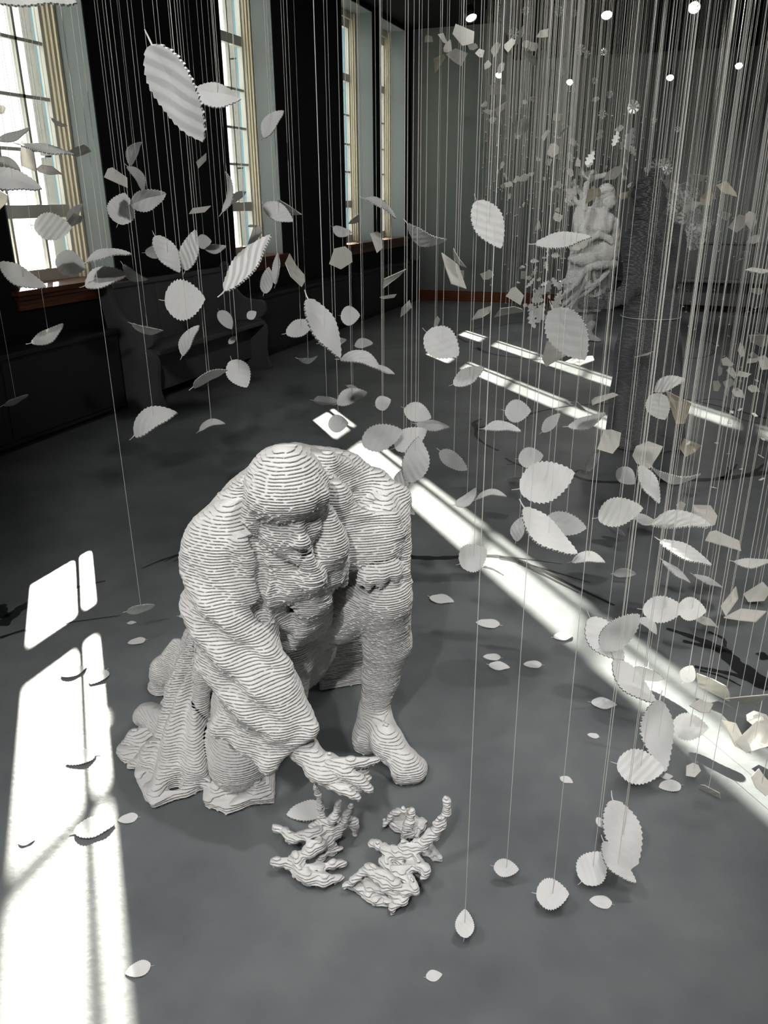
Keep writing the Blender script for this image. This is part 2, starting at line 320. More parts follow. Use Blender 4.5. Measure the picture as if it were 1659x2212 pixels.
# ------------------------------------------------------------------ layered board sculptures
# Solids are described as distance fields in (side, ahead, z) and cut into horizontal board layers.
def smin(a, b, k):
    h = np.clip(.5 + .5 * (b - a) / k, 0, 1); return b + (a - b) * h - k * h * (1 - h)
class Solid:
    def __init__(s, k=.02, disp=None): s.p = []; s.k = k; s.disp = disp; s.cut = []
    def cap(s, a, b, ra, rb=None, cut=False):
        a = np.asarray(a, float); b = np.asarray(b, float); rb = ra if rb is None else rb
        lo = min(a[2] - ra, b[2] - rb); hi = max(a[2] + ra, b[2] + rb); ba = b - a; q = float(ba @ ba) + 1e-9
        def f(X, Y, z):
            px = X - a[0]; py = Y - a[1]; pz = z - a[2]
            t = np.clip((px * ba[0] + py * ba[1] + pz * ba[2]) / q, 0, 1)
            return np.sqrt((px - t * ba[0]) ** 2 + (py - t * ba[1]) ** 2 + (pz - t * ba[2]) ** 2) - (ra + (rb - ra) * t)
        r = max(ra, rb)
        (s.cut if cut else s.p).append((lo, hi, f, (min(a[0], b[0]) - r, max(a[0], b[0]) + r, min(a[1], b[1]) - r, max(a[1], b[1]) + r))); return s
    def chain(s, pts, rad):
        for i in range(len(pts) - 1): s.cap(pts[i], pts[i + 1], rad[i], rad[i + 1])
        return s
    def ell(s, c, rad, rot=None, cut=False):
        c = np.asarray(c, float); rad = np.asarray(rad, float); R_ = np.eye(3) if rot is None else np.array(rot); m = max(rad)
        def f(X, Y, z):
            d = (X - c[0], Y - c[1], z - c[2] + 0 * X)
            l = [R_[0][i] * d[0] + R_[1][i] * d[1] + R_[2][i] * d[2] for i in range(3)]
            k0 = np.sqrt(sum((l[i] / rad[i]) ** 2 for i in range(3))); k1 = np.sqrt(sum((l[i] / rad[i] ** 2) ** 2 for i in range(3))) + 1e-9
            return k0 * (k0 - 1) / k1
        (s.cut if cut else s.p).append((c[2] - m, c[2] + m, f, (c[0] - m, c[0] + m, c[1] - m, c[1] + m))); return s
    def poly(s, pts, z0, z1, rnd=0.0, zf=None):       # flat prism over a polygon
        P_ = np.asarray(pts, float)[:, :2]
        def f(X, Y, z):
            d = np.full(X.shape, 1e9); sg = np.ones(X.shape)
            for i in range(len(P_)):
                a = P_[i]; b = P_[i - 1]; e = b - a; wx = X - a[0]; wy = Y - a[1]
                t = np.clip((wx * e[0] + wy * e[1]) / (e @ e), 0, 1)
                d = np.minimum(d, (wx - e[0] * t) ** 2 + (wy - e[1] * t) ** 2)
                c1 = Y >= a[1]; c2 = Y < b[1]; c3 = e[0] * wy > e[1] * wx
                fl = (c1 & c2 & c3) | (~c1 & ~c2 & ~c3); sg = np.where(fl, -sg, sg)
            d2 = sg * np.sqrt(d) - rnd; top = z1 if zf is None else zf(X, Y)
            dz = np.maximum(z0 - z, z - top)
            return np.minimum(np.maximum(d2, dz), 0) + np.sqrt(np.maximum(d2, 0) ** 2 + np.maximum(dz, 0) ** 2)
        s.p.append((z0, z1, f, (P_[:, 0].min(), P_[:, 0].max(), P_[:, 1].min(), P_[:, 1].max()))); return s
    def bounds(s):
        b = np.array([p[3] for p in s.p]); return b[:, 0].min(), b[:, 1].max(), b[:, 2].min(), b[:, 3].max(), min(p[0] for p in s.p), max(p[1] for p in s.p)
    def field(s, xs, ys, z):
        m = .05; D = np.full((len(ys), len(xs)), .2); X, Y = np.meshgrid(xs, ys)
        for lst, sign in ((s.p, 1), (s.cut, -1)):
            for lo, hi, f, b in lst:
                if z < lo - m or z > hi + m: continue
                i0, i1 = np.searchsorted(xs, (b[0] - m, b[1] + m)); j0, j1 = np.searchsorted(ys, (b[2] - m, b[3] + m))
                if i1 <= i0 or j1 <= j0: continue
                d = f(X[j0:j1, i0:i1], Y[j0:j1, i0:i1], z); cur = D[j0:j1, i0:i1]
                D[j0:j1, i0:i1] = smin(cur, d, s.k) if sign > 0 else -smin(-cur, d, .008)
        if s.disp is not None: D = D + s.disp(X, Y, z)
        return D
def contours(D, xs, ys):
    v = D < 0; v[0, :] = v[-1, :] = False; v[:, 0] = v[:, -1] = False
    D = np.where(v, np.minimum(D, -1e-6), np.maximum(D, 1e-6))
    c = v[:-1, :-1] * 1 + v[:-1, 1:] * 2 + v[1:, 1:] * 4 + v[1:, :-1] * 8
    T = {1: [(3, 0)], 2: [(0, 1)], 3: [(3, 1)], 4: [(1, 2)], 5: [(3, 0), (1, 2)], 6: [(0, 2)], 7: [(3, 2)], 8: [(2, 3)], 9: [(2, 0)], 10: [(0, 1), (2, 3)], 11: [(2, 1)], 12: [(1, 3)], 13: [(1, 0)], 14: [(0, 3)]}
    jj, ii = np.nonzero((c > 0) & (c < 15)); nxt = {}; pos = {}
    Dl = D
    def key(e, j, i): return (0, j, i) if e == 0 else (1, j, i + 1) if e == 1 else (0, j + 1, i) if e == 2 else (1, j, i)
    def pt(k):
        o, j, i = k
        if o == 0: a, b = Dl[j, i], Dl[j, i + 1]; t = a / (a - b); return (xs[i] + (xs[i + 1] - xs[i]) * t, ys[j])
        a, b = Dl[j, i], Dl[j + 1, i]; t = a / (a - b); return (xs[i], ys[j] + (ys[j + 1] - ys[j]) * t)
    for j, i in zip(jj.tolist(), ii.tolist()):
        for a, b in T[int(c[j, i])]: nxt[key(a, j, i)] = key(b, j, i)
    loops = []
    while nxt:
        k0, k = next(iter(nxt.items())); del nxt[k0]; L = [k0]
        while k in nxt: L.append(k); k = nxt.pop(k)
        if len(L) > 3: loops.append(np.array([pt(q) for q in L])[::-1])
    return loops
def resample(L, step):
    d = np.linalg.norm(np.roll(L, -1, 0) - L, axis=1); s_ = np.concatenate([[0], np.cumsum(d)]); n = max(6, int(round(s_[-1] / step / 2)) * 2)
    q = np.linspace(0, s_[-1], n, endpoint=False); P_ = np.vstack([L, L[:1]])
    return np.stack([np.interp(q, s_, P_[:, 0]), np.interp(q, s_, P_[:, 1])], 1)
def sliced(name, solid, mat_, parent, base, dz=.0064, lin=.54, res=.0065, step=.005, ins=(-.0004, .015), zmin=0.0, origin=(0, 0), turn=None, wob=.0014, flute=.016, fdir=.5):
    x0, x1, y0, y1, zl, zh = solid.bounds(); m = .03; rng = np.random.default_rng(3)
    xs = np.arange(x0 - m, x1 + m, res); ys = np.arange(y0 - m, y1 + m, res)
    V = []; Fq = []; Ft = []; nv = 0
    k = 0
    k0 = int(math.ceil((max(zl, zmin) + 1e-4) / dz)); k1 = int(zh / dz) + 1
    for k in range(k0, k1 + 1):
        z = k * dz
        D = solid.field(xs, ys, z + dz * .3)
        if wob:
            X_, Y_ = np.meshgrid(xs, ys); p_ = rng.random(4) * 6.28; fq = 190 + 60 * rng.random(2)
            D = D + wob * (.6 * np.sin(fq[0] * X_ + p_[0] + 2 * np.sin(70 * Y_ + p_[2])) * np.sin(fq[1] * Y_ + p_[1]) + .5 * np.sin(60 * X_ - 75 * Y_ + p_[3]) + .6 * (rng.random() - .5))
        loops = [resample(L, step) for L in contours(D, xs, ys) if len(L) > 5]
        loops = [L for L in loops if len(L) >= 6]
        if not loops: continue
        loopsV = []; st = []; ph = rng.random()
        for L in loops:
            n = len(L); tg = np.roll(L, -1, 0) - np.roll(L, 1, 0); tl = np.linalg.norm(tg, axis=1, keepdims=True) + 1e-9
            nr = np.stack([-tg[:, 1], tg[:, 0]], 1) / tl                       # towards the inside (loops keep the solid on their left)
            q_ = (L[:, 0] * math.cos(fdir) + L[:, 1] * math.sin(fdir)) / flute + ph
            dd = (ins[0] + (ins[1] - ins[0]) * np.clip(.72 + 1.3 * np.sin(6.2832 * q_), 0, 1))[:, None]
            I = L + nr * dd; zb = max(z - dz * (1 - lin), 0)
            ring = lambda P_, zz: np.concatenate([P_, np.full((n, 1), zz)], 1)
            V += [ring(I, zb), ring(I, z), ring(L, z), ring(L, z + dz * lin)]
            a = np.arange(n); b = (a + 1) % n
            for r_ in range(3): Fq.append(np.stack([nv + r_ * n + a, nv + r_ * n + b, nv + (r_ + 1) * n + b, nv + (r_ + 1) * n + a], 1))
            st.append(nv + 3 * n); loopsV.append([Vector((p[0], p[1], 0)) for p in L]); nv += 4 * n
        # caps: outer loops with their holes
        area = [0.5 * float(np.sum(L[:, 0] * np.roll(L[:, 1], -1) - np.roll(L[:, 0], -1) * L[:, 1])) for L in loops]
        outs = [i for i, a_ in enumerate(area) if a_ > 0]; grp = {i: [i] for i in outs}
        for i, a_ in enumerate(area):
            if a_ > 0: continue
            best = None
            for o in outs:
                Lo = loops[o]; p = loops[i][0]
                xa, ya = Lo[:, 0], Lo[:, 1]; xb, yb = np.roll(xa, -1), np.roll(ya, -1)
                cr = ((ya > p[1]) != (yb > p[1])) & (p[0] < (xb - xa) * (p[1] - ya) / (yb - ya + 1e-12) + xa)
                if cr.sum() % 2 and (best is None or area[o] < area[best]): best = o
            if best is not None: grp[best].append(i)
        for o, g in grp.items():
            tri = geometry.tessellate_polygon([loopsV[i] for i in g])
            mp = np.concatenate([st[i] + np.arange(len(loopsV[i])) for i in g])
            if tri: Ft.append(mp[np.array(tri)])
    V = np.concatenate(V); Wd = np.empty_like(V)
    ox, oy = origin
    if turn is not None:                                                   # local model coordinates turned about the vertical
        ca, sa = math.cos(turn), math.sin(turn); Wd[:, 0] = V[:, 0] * ca - V[:, 1] * sa; Wd[:, 1] = V[:, 0] * sa + V[:, 1] * ca
    else:
        Wd[:, 0] = V[:, 0] * SIDE.x + V[:, 1] * HEAD.x - base[0]; Wd[:, 1] = V[:, 0] * SIDE.y + V[:, 1] * HEAD.y - base[1]
    Wd[:, 2] = V[:, 2]
    Q = np.concatenate(Fq); T_ = np.concatenate(Ft)
    me = bpy.data.meshes.new(name)
    me.vertices.add(len(Wd)); me.vertices.foreach_set('co', Wd.astype(np.float32).ravel())
    nl = len(Q) * 4 + len(T_) * 3; me.loops.add(nl); me.loops.foreach_set('vertex_index', np.concatenate([Q.ravel(), T_.ravel()]).astype(np.int32))
    me.polygons.add(len(Q) + len(T_))
    ls = np.concatenate([np.arange(len(Q)) * 4, len(Q) * 4 + np.arange(len(T_)) * 3]).astype(np.int32)
    me.polygons.foreach_set('loop_start', ls); me.update(calc_edges=True); me.validate()
    me.materials.append(mat_)
    print(name, 'layers', k1 - k0 + 1, 'tris', len(Q) * 2 + len(T_))
    return link(name, me, parent)
def folds(amp, fr, seed=0):
    g = np.random.default_rng(seed); A = g.normal(size=(4, 3)) * np.array([1, 1, .45]); ph = g.random(4) * 6.28
    def f(X, Y, z):
        o = 0
        for i in range(4): o = o + np.sin(fr * (1 + .35 * i) * (A[i, 0] * X + A[i, 1] * Y + A[i, 2] * z) + ph[i] + 1.6 * np.sin(fr * .5 * (A[i, 1] * X - A[i, 0] * Y + .4 * z)))
        return amp * o / 2
    return f
M_BOARD = mat('white corrugated board', (0.76, 0.75, 0.74), 0.85, 0.06, 18, spec=0.1)
# ------------------------------------------------------------------ kneeling figure
Q = at_h
def fz(px, py, z=0.0):
    p = on_z(px, py, z); return np.array([p.dot(SIDE), p.dot(HEAD), z])
man_base = on_z(560, 1600)
man = tag(empty('kneeling_sculpture', (man_base.x, man_base.y, 0)), 'life-size kneeling man made of stacked white corrugated board layers, reaching to the floor', 'sculpture')
# body: face, hands, legs, shoe
bd = Solid(.018)
FC = Q(622, 1122, 1.745)
bd.ell(FC, (.074, .082, .098)).ell(Q(620, 1088, 1.745), (.080, .070, .06))
bd.cap(Q(634, 1098, 1.678), Q(650, 1168, 1.662), .010, .017).cap(Q(640, 1172, 1.668), Q(660, 1172, 1.67), .010, .010)   # nose
bd.cap(Q(590, 1112, 1.690), Q(626, 1112, 1.678), .012, .010).cap(Q(652, 1108, 1.680), Q(680, 1098, 1.70), .010, .011)     # brow
bd.ell(Q(600, 1150, 1.71), (.022, .02, .028)).ell(Q(676, 1136, 1.72), (.020, .02, .026))                    # cheeks
bd.ell(Q(650, 1196, 1.70), (.03, .03, .026))                                        # chin
bd.cap(Q(615, 1130, 1.74), Q(610, 1130, 1.90), .06, .07)                            # neck
# standing leg
K = Q(830, 1288, 1.905); AN = Q(808, 1535, 1.985)
bd.chain([Q(640, 1345, 2.16), Q(735, 1310, 2.03), K], [.115, .098, .074])
bd.chain([K, Q(836, 1385, 1.965), Q(822, 1460, 1.985), AN], [.072, .068, .054, .042])
bd.ell(Q(846, 1375, 2.0), (.05, .055, .09))
HE = fz(795, 1590, .045); TO = fz(880, 1655, .04)
bd.chain([AN, HE], [.045, .046]).chain([AN + np.array([.01, -.02, -.02]), (HE + TO) / 2 + np.array([.0, 0, .03]), TO], [.046, .046, .038])
TOE = fz(897, 1668, .03); bd.cap(TO, TOE, .042, .030).cap(fz(868, 1672, .03), fz(905, 1655, .03), .027, .024)
bd.chain([HE, fz(790, 1605, .02)], [.04, .036])
# kneeling leg
KN = Q(517, 1648, 1.79) + np.array([0, 0, .01])
bd.chain([Q(585, 1400, 2.08), Q(540, 1520, 1.90), KN], [.13, .105, .086])
bd.chain([KN + np.array([0, .05, 0]), fz(400, 1590, .07), fz(322, 1545, .05)], [.075, .06, .04])
bd.ell(fz(318, 1548, .035), (.045, .03, .035))
# reaching hand (palm up, fingers and thumb closing on the twigs)
WR = Q(655, 1615, 1.585); PA = Q(705, 1668, 1.53)
bd.chain([Q(610, 1560, 1.61), WR, Q(682, 1642, 1.555)], [.045, .032, .030])
bd.ell(PA, (.040, .034, .022)).ell(Q(690, 1660, 1.545), (.034, .03, .022))
def finger(s_, pts, r0, r1): s_.chain(pts, list(np.linspace(r0, r1, len(pts))))
hand = Solid(.006)
hand.ell(PA, (.040, .036, .022)).chain([WR, Q(682, 1642, 1.555), PA], [.030, .029, .028])
finger(hand, [Q(705, 1690, 1.515), Q(735, 1704, 1.490), Q(758, 1714, 1.478), Q(774, 1722, 1.475)], .0115, .0075)
finger(hand, [Q(718, 1680, 1.520), Q(752, 1696, 1.500), Q(776, 1702, 1.500), Q(788, 1697, 1.508)], .0115, .0075)
finger(hand, [Q(725, 1670, 1.530), Q(760, 1682, 1.515), Q(786, 1688, 1.518), Q(797, 1680, 1.528)], .0115, .0075)
finger(hand, [Q(725, 1660, 1.542), Q(757, 1668, 1.535), Q(780, 1673, 1.535), Q(792, 1664, 1.545)], .0110, .0070)
finger(hand, [Q(690, 1640, 1.553), Q(712, 1636, 1.550), Q(733, 1646, 1.540), Q(744, 1655, 1.532)], .0130, .0080)
# resting hand on the knee
bd.ell(Q(822, 1222, 1.885), (.050, .042, .028)).cap(Q(815, 1175, 1.92), Q(820, 1215, 1.89), .032, .034)
for pts in ([Q(800, 1225, 1.87), Q(786, 1238, 1.85), Q(776, 1254, 1.845)], [Q(808, 1232, 1.855), Q(800, 1250, 1.835), Q(795, 1268, 1.835)],
            [Q(828, 1232, 1.855), Q(826, 1246, 1.84), Q(822, 1262, 1.84)], [Q(846, 1226, 1.87), Q(854, 1240, 1.86), Q(856, 1256, 1.865)],
            [Q(852, 1218, 1.885), Q(874, 1236, 1.90), Q(884, 1256, 1.91)]):
    finger(bd, pts, .0135, .009)
# hair: bowl-shaped cap with locks over the temples
hr = Solid(.02, folds(.0016, 55, 2))
hr.ell(Q(617, 1048, 1.76), (.097, .118, .096)).ell(Q(618, 1070, 1.70), (.086, .075, .055)).ell(Q(556, 1088, 1.745), (.024, .05, .065)).ell(Q(688, 1072, 1.765), (.024, .05, .06))
hr.chain([Q(550, 1085, 1.70), Q(546, 1115, 1.71), Q(560, 1146, 1.73)], [.022, .022, .016])
hr.chain([Q(694, 1070, 1.71), Q(694, 1105, 1.735)], [.018, .014])
# coat: torso, sleeves, lapels, skirt
coat_noise = folds(.0050, 20, 5)
def coat_folds(X, Y, z):                             # slanting wrinkles gather on the hanging sleeve
    m_ = np.clip((-.22 - X) / .08, 0, 1) * np.clip((1.86 - Y) / .08, 0, 1) * np.clip((.74 - z) / .12, 0, 1) * np.clip((z - .30) / .08, 0, 1)
    return coat_noise(X, Y, z) + .0085 * m_ * np.sin(62 * (.45 * X + .9 * z) + 2.2 * np.sin(13 * X + 8 * z))
ct = Solid(.022, coat_folds)
SR = Q(498, 1165, 1.82); SL = Q(725, 1045, 2.08)
ct.cap(SR, SL, .105, .095)
ct.chain([Q(600, 1380, 2.16), Q(590, 1270, 2.06), Q(612, 1150, 1.97), Q(640, 1060, 1.98)], [.185, .175, .165, .12])
ct.ell(Q(590, 1235, 1.91), (.15, .12, .17)).ell(Q(655, 1300, 1.96), (.10, .10, .11)).ell(Q(580, 1105, 1.97), (.14, .14, .12)).ell(Q(640, 1050, 2.02), (.14, .14, .11))
ct.chain([Q(545, 1030, 1.86), Q(490, 1090, 1.87), Q(455, 1150, 1.88)], [.022, .026, .03])                 # collar edge on the back
ct.cap(Q(705, 1000, 1.97), Q(735, 1010, 2.02), .030, .035)
# right sleeve (bell)
ct.chain([Q(488, 1200, 1.79), Q(490, 1300, 1.74), Q(512, 1405, 1.69)], [.108, .104, .094])
ct.chain([Q(512, 1405, 1.69), Q(565, 1490, 1.64), Q(618, 1555, 1.605)], [.092, .085, .066])
ct.cap(Q(550, 1465, 1.655), Q(472, 1572, 1.61), .080, .022)
ct.cap(Q(560, 1490, 1.64), Q(580, 1650, 1.555), .080, .020).cap(Q(476, 1570, 1.61), Q(578, 1646, 1.555), .018, .018).cap(Q(582, 1646, 1.555), Q(668, 1582, 1.56), .018, .018).cap(Q(530, 1540, 1.62), Q(560, 1600, 1.60), .05, .03)
ct.cap(Q(610, 1510, 1.63), Q(676, 1572, 1.565), .055, .016)
for a, b in (((490, 1400), (580, 1420)), ((530, 1425), (610, 1440)), ((500, 1490), (590, 1440))):
    ct.cap(Q(*a, 1.665), Q(*b, 1.640), .020, .022)
# creases: arm against chest, folds at the shoulder
for pts, r_ in (([(548, 1165, 1.715), (566, 1230, 1.705), (562, 1300, 1.70), (572, 1360, 1.71)], .016), ([(700, 1010, 1.95), (715, 1060, 1.93), (712, 1100, 1.88)], .014), ([(770, 1065, 2.0), (800, 1090, 1.98), (838, 1098, 1.97)], .016)):
    for i in range(len(pts) - 1): ct.cap(Q(*pts[i]), Q(*pts[i + 1]), r_, r_, cut=True)
# left sleeve (puffed, elbow out)
ct.chain([SL, Q(790, 1058, 2.09), Q(846, 1082, 2.05)], [.088, .062, .048])
ct.chain([Q(840, 1085, 2.04), Q(822, 1130, 1.98), Q(800, 1175, 1.93), Q(806, 1200, 1.905)], [.058, .074, .078, .058])
ct.chain([Q(862, 1068, 2.04), Q(852, 1110, 2.0), Q(866, 1180, 1.96), Q(872, 1230, 1.93)], [.014, .03, .022, .014])
ct.chain([Q(760, 1130, 1.93), Q(755, 1180, 1.90), Q(770, 1212, 1.885)], [.03, .035, .024])
for a, b in (((770, 1110), (850, 1120)), ((770, 1140), (860, 1150)), ((762, 1170), (850, 1180))):
    ct.cap(Q(*a, 1.895), Q(*b, 1.915), .012, .014)
# lapels and front folds
ct.chain([Q(562, 1150, 1.735), Q(590, 1195, 1.735), Q(640, 1255, 1.745), Q(664, 1305, 1.77), Q(655, 1350, 1.80), Q(632, 1390, 1.82)], [.024, .032, .036, .034, .030, .022])
ct.chain([Q(664, 1205, 1.685), Q(676, 1245, 1.715), Q(690, 1295, 1.77), Q(676, 1350, 1.81)], [.018, .032, .030, .018])
ct.chain([Q(694, 1115, 1.77), Q(706, 1180, 1.77), Q(702, 1240, 1.79), Q(694, 1280, 1.82)], [.034, .050, .040, .012])
ct.cap(Q(716, 1160, 1.82), Q(739, 1255, 1.84), .040, .008)
ct.chain([Q(722, 1080, 1.90), Q(742, 1130, 1.91), Q(750, 1195, 1.93)], [.05, .04, .02])
ct.chain([Q(540, 1195, 1.725), Q(580, 1265, 1.75), Q(612, 1335, 1.80), Q(600, 1375, 1.84)], [.03, .03, .03, .02])
ct.chain([Q(518, 1180, 1.705), Q(556, 1255, 1.71), Q(572, 1295, 1.74)], [.03, .026, .014])
# skirt of the coat on the kneeling side
ct.chain([Q(530, 1330, 2.04), Q(490, 1400, 2.06), Q(455, 1500, 2.03)], [.14, .10, .07])
ct.chain([Q(455, 1340, 1.92), Q(440, 1450, 1.93), Q(434, 1530, 1.91), Q(440, 1600, 1.87), fz(446, 1695, .01)], [.028, .032, .022, .016, .014])
ct.chain([Q(600, 1330, 2.0), Q(610, 1420, 1.98), Q(640, 1490, 1.98)], [.09, .085, .03])
ct.chain([Q(650, 1400, 1.97), Q(652, 1500, 1.95)], [.03, .018])
# train of the robe spreading on the floor
CT = Q(470, 1500, 2.06)
def train_folds(X, Y, z):
    th = np.arctan2(Y - CT[1], X - CT[0]); rr = np.sqrt((X - CT[0]) ** 2 + (Y - CT[1]) ** 2)
    return .011 * np.sin(17 * th + 9 * z + 1.2 * np.sin(14 * rr)) * np.clip(rr / .12, 0, 1) * np.clip((z - .01) / .05, 0, 1) + .003 * np.sin(60 * X + 25 * z) * np.sin(55 * Y)
tr = Solid(.02, train_folds)
tr.chain([Q(470, 1400, 2.08), Q(435, 1500, 2.02), fz(415, 1610, .06)], [.09, .095, .10])
tr.chain([Q(425, 1500, 1.98), fz(412, 1660, .05), fz(405, 1700, .01)], [.06, .045, .03])
tr.chain([Q(415, 1430, 2.08), Q(385, 1530, 2.06), fz(358, 1630, .05), fz(340, 1715, .012)], [.03, .036, .034, .02])
tr.chain([Q(425, 1370, 2.10), Q(392, 1460, 2.12), Q(368, 1545, 2.09), fz(312, 1602, .035), fz(272, 1634, .014)], [.016, .016, .016, .015, .013])
tr.chain([Q(405, 1375, 2.16), Q(378, 1450, 2.18), Q(350, 1545, 2.15), fz(290, 1588, .04), fz(262, 1615, .02)], [.016, .016, .015, .014, .010])
tr.chain([Q(392, 1400, 2.22), Q(360, 1450, 2.26), Q(350, 1490, 2.26), Q(366, 1535, 2.20)], [.03, .042, .042, .03])
tr.chain([Q(372, 1570, 2.04), fz(330, 1625, .03), fz(285, 1652, .012)], [.03, .03, .014])
tr.poly([fz(258, 1638), fz(300, 1598), fz(360, 1570), fz(430, 1640), fz(442, 1702), fz(400, 1722), fz(330, 1748), fz(300, 1690), fz(298, 1655)], 0, .022, .004)
tr.poly([fz(300, 1602), fz(360, 1570), fz(420, 1640), fz(372, 1700), fz(312, 1660)], 0, .045, .004)
tr.ell(fz(378, 1700, .02), (.02, .015, .08), cut=True)
tr.poly([fz(443, 1706), fz(470, 1680), fz(560, 1670), fz(586, 1682), fz(590, 1738), fz(540, 1742), fz(488, 1762), fz(447, 1745)], 0, .028, .003)
tr.poly([fz(560, 1672), fz(588, 1680), fz(588, 1728), fz(560, 1725)], 0, .06, .004)
tr.poly([fz(450, 1700), fz(580, 1680), fz(582, 1716), fz(470, 1732)], 0, .042, .002)
blk = Solid(.004)
b0, b1 = fz(705, 1478), fz(775, 1478)
blk.poly([(-.215, 2.24), (-.075, 2.28), (-.075, 2.48), (-.215, 2.48)], 0, .235, .004)
sliced('body', bd, M_BOARD, man, man_base, wob=.0008)
sliced('hand', hand, M_BOARD, man, man_base, dz=.006, res=.004, step=.004, ins=(0, .004), wob=.0006)
sliced('hair', hr, M_BOARD, man, man_base, res=.006, wob=.0009)
sliced('coat', ct, M_BOARD, man, man_base)
sliced('robe_train', tr, M_BOARD, man, man_base)
sliced('support_block', blk, M_BOARD, man, man_base)
# ------------------------------------------------------------------ broken antler branches lying in front, and the twigs in the hand
def PX(pts): return [fz(*p) for p in pts]
la = Solid(.010, folds(.0028, 75, 21))
la.chain(PX([(712, 1788, .07), (668, 1802, .075), (631, 1810, .06), (614, 1796, .06), (598, 1790, .055)]), [0.0136, 0.0122, 0.0102, 0.0088, 0.0102])
la.chain(PX([(690, 1822, .06), (673, 1836, .06), (645, 1848, .05), (626, 1862, .04), (606, 1861, .04), (590, 1861, .04)]), [0.0150, 0.0136, 0.0109, 0.0095, 0.0082, 0.0088])
la.chain(PX([(634, 1868, .03), (659, 1890, .03), (700, 1901, .025), (741, 1895, .02)]), [0.0122, 0.0163, 0.0136, 0.0068])
la.chain(PX([(672, 1880, .03), (693, 1874, .03), (719, 1868, .03), (746, 1862, .025)]), [0.0150, 0.0109, 0.0088, 0.0061])
la.chain(PX([(645, 1860, .05), (650, 1880, .03)]), [0.0102, 0.0136])
la.chain(PX([(697, 1770, .08), (692, 1740, .12), (687, 1716, .16), (682, 1698, .19)]), [0.0082, 0.0068, 0.0061, 0.0061])
la.chain(PX([(700, 1780, .07), (722, 1768, .11), (730, 1742, .135), (735, 1734, .14)]), [0.0095, 0.0088, 0.0075, 0.0068])
la.chain(PX([(735, 1782, .07), (748, 1760, .11), (757, 1742, .13)]), [0.0095, 0.0088, 0.0061])
la.chain(PX([(722, 1786, .06), (745, 1774, .07), (764, 1776, .06), (772, 1788, .04), (768, 1801, .02)]), [0.0136, 0.0136, 0.0109, 0.0068, 0.0034])
for (x, y, z, r) in ((700, 1800, .04, .03), (707, 1820, .04, .026), (688, 1826, .05, .022), (722, 1826, .03, .016), (730, 1834, .02, .012), (716, 1800, .05, .03), (685, 1785, .06, .016), (695, 1850, .012, .02), (718, 1842, .01, .012), (672, 1786, .06, .012)):
    la.ell(fz(x, y, z), (r * .7, r * .6, r * .8))
lab = on_z(690, 1825)
left_antler = tag(empty('antler_branch', (lab.x, lab.y, 0)), 'broken white antler-like branch of stacked board lying under the reaching hand', 'branch', 'broken antler branches on the floor')
sliced('branch', la, M_BOARD, left_antler, lab, dz=.006, res=.004, step=.004, ins=(0, .008), wob=.0022, flute=.012)
ra = Solid(.010, folds(.0028, 75, 23))
ra.chain(PX([(832, 1834, .06), (860, 1846, .06), (898, 1832, .075), (935, 1804, .10), (955, 1775, .125), (964, 1753, .15), (966, 1730, .18)]), [0.0122, 0.0163, 0.0150, 0.0122, 0.0088, 0.0068, 0.0075])
ra.chain(PX([(832, 1838, .06), (815, 1826, .05), (798, 1821, .045)]), [0.0109, 0.0088, 0.0061])
ra.chain(PX([(944, 1790, .12), (948, 1770, .14)]), [0.0082, 0.0068])
ra.poly(PX([(829, 1783, 0), (857, 1760, 0), (883, 1760, 0), (923, 1786, 0), (902, 1818, 0), (872, 1808, 0)]), 0, .02)
ra.chain(PX([(832, 1782, .02), (848, 1756, .05), (872, 1752, .06), (880, 1766, .04)]), [0.0068, 0.0068, 0.0068, 0.0095])
ra.chain(PX([(886, 1800, .03), (884, 1778, .06), (887, 1754, .09)]), [0.0109, 0.0095, 0.0082])
ra.chain(PX([(868, 1806, .03), (876, 1790, .05)]), [0.0082, 0.0095])
ra.poly(PX([(905, 1826, 0), (930, 1822, 0), (954, 1864, 0), (940, 1866, 0), (914, 1852, 0)]), 0, .014)
ra.poly(PX([(741, 1916, 0), (770, 1904, 0), (800, 1890, 0), (830, 1880, 0), (870, 1900, 0), (894, 1922, 0), (872, 1946, 0), (849, 1963, 0), (815, 1963, 0), (772, 1936, 0)]), 0, .02)
ra.poly(PX([(770, 1912, 0), (820, 1900, 0), (850, 1930, 0), (830, 1952, 0), (790, 1936, 0)]), 0, .034)
ra.chain(PX([(745, 1914, .03), (772, 1896, .045), (785, 1882, .06), (803, 1874, .07), (812, 1884, .05)]), [0.0082, 0.0082, 0.0082, 0.0068, 0.0082])
ra.chain(PX([(806, 1890, .06), (830, 1916, .05), (850, 1932, .035)]), [0.0082, 0.0095, 0.0082])
ra.chain(PX([(820, 1882, .07), (852, 1908, .06), (876, 1926, .045), (892, 1924, .05)]), [0.0109, 0.0109, 0.0095, 0.0095])
ra.chain(PX([(830, 1862, .05), (858, 1890, .05), (885, 1902, .05), (888, 1912, .05)]), [0.0109, 0.0095, 0.0095, 0.0082])
ra.chain(PX([(824, 1862, .04), (850, 1860, .04), (880, 1878, .05), (920, 1872, .05)]), [0.0109, 0.0122, 0.0122, 0.0095])
ra.chain(PX([(845, 1960, .02), (872, 1944, .03), (874, 1938, .03)]), [0.0095, 0.0068, 0.0054])
for (x, y, z, r) in ((905, 1870, .06, .02), (918, 1880, .06, .018), (900, 1858, .06, .018), (886, 1852, .05, .016), (912, 1895, .05, .016), (868, 1826, .08, .016), (875, 1822, .085, .012), (838, 1858, .04, .016), (890, 1918, .05, .018), (865, 1880, .05, .02)):
    ra.ell(fz(x, y, z), (r * .75, r * .7, r * .75))
rab = on_z(850, 1880)
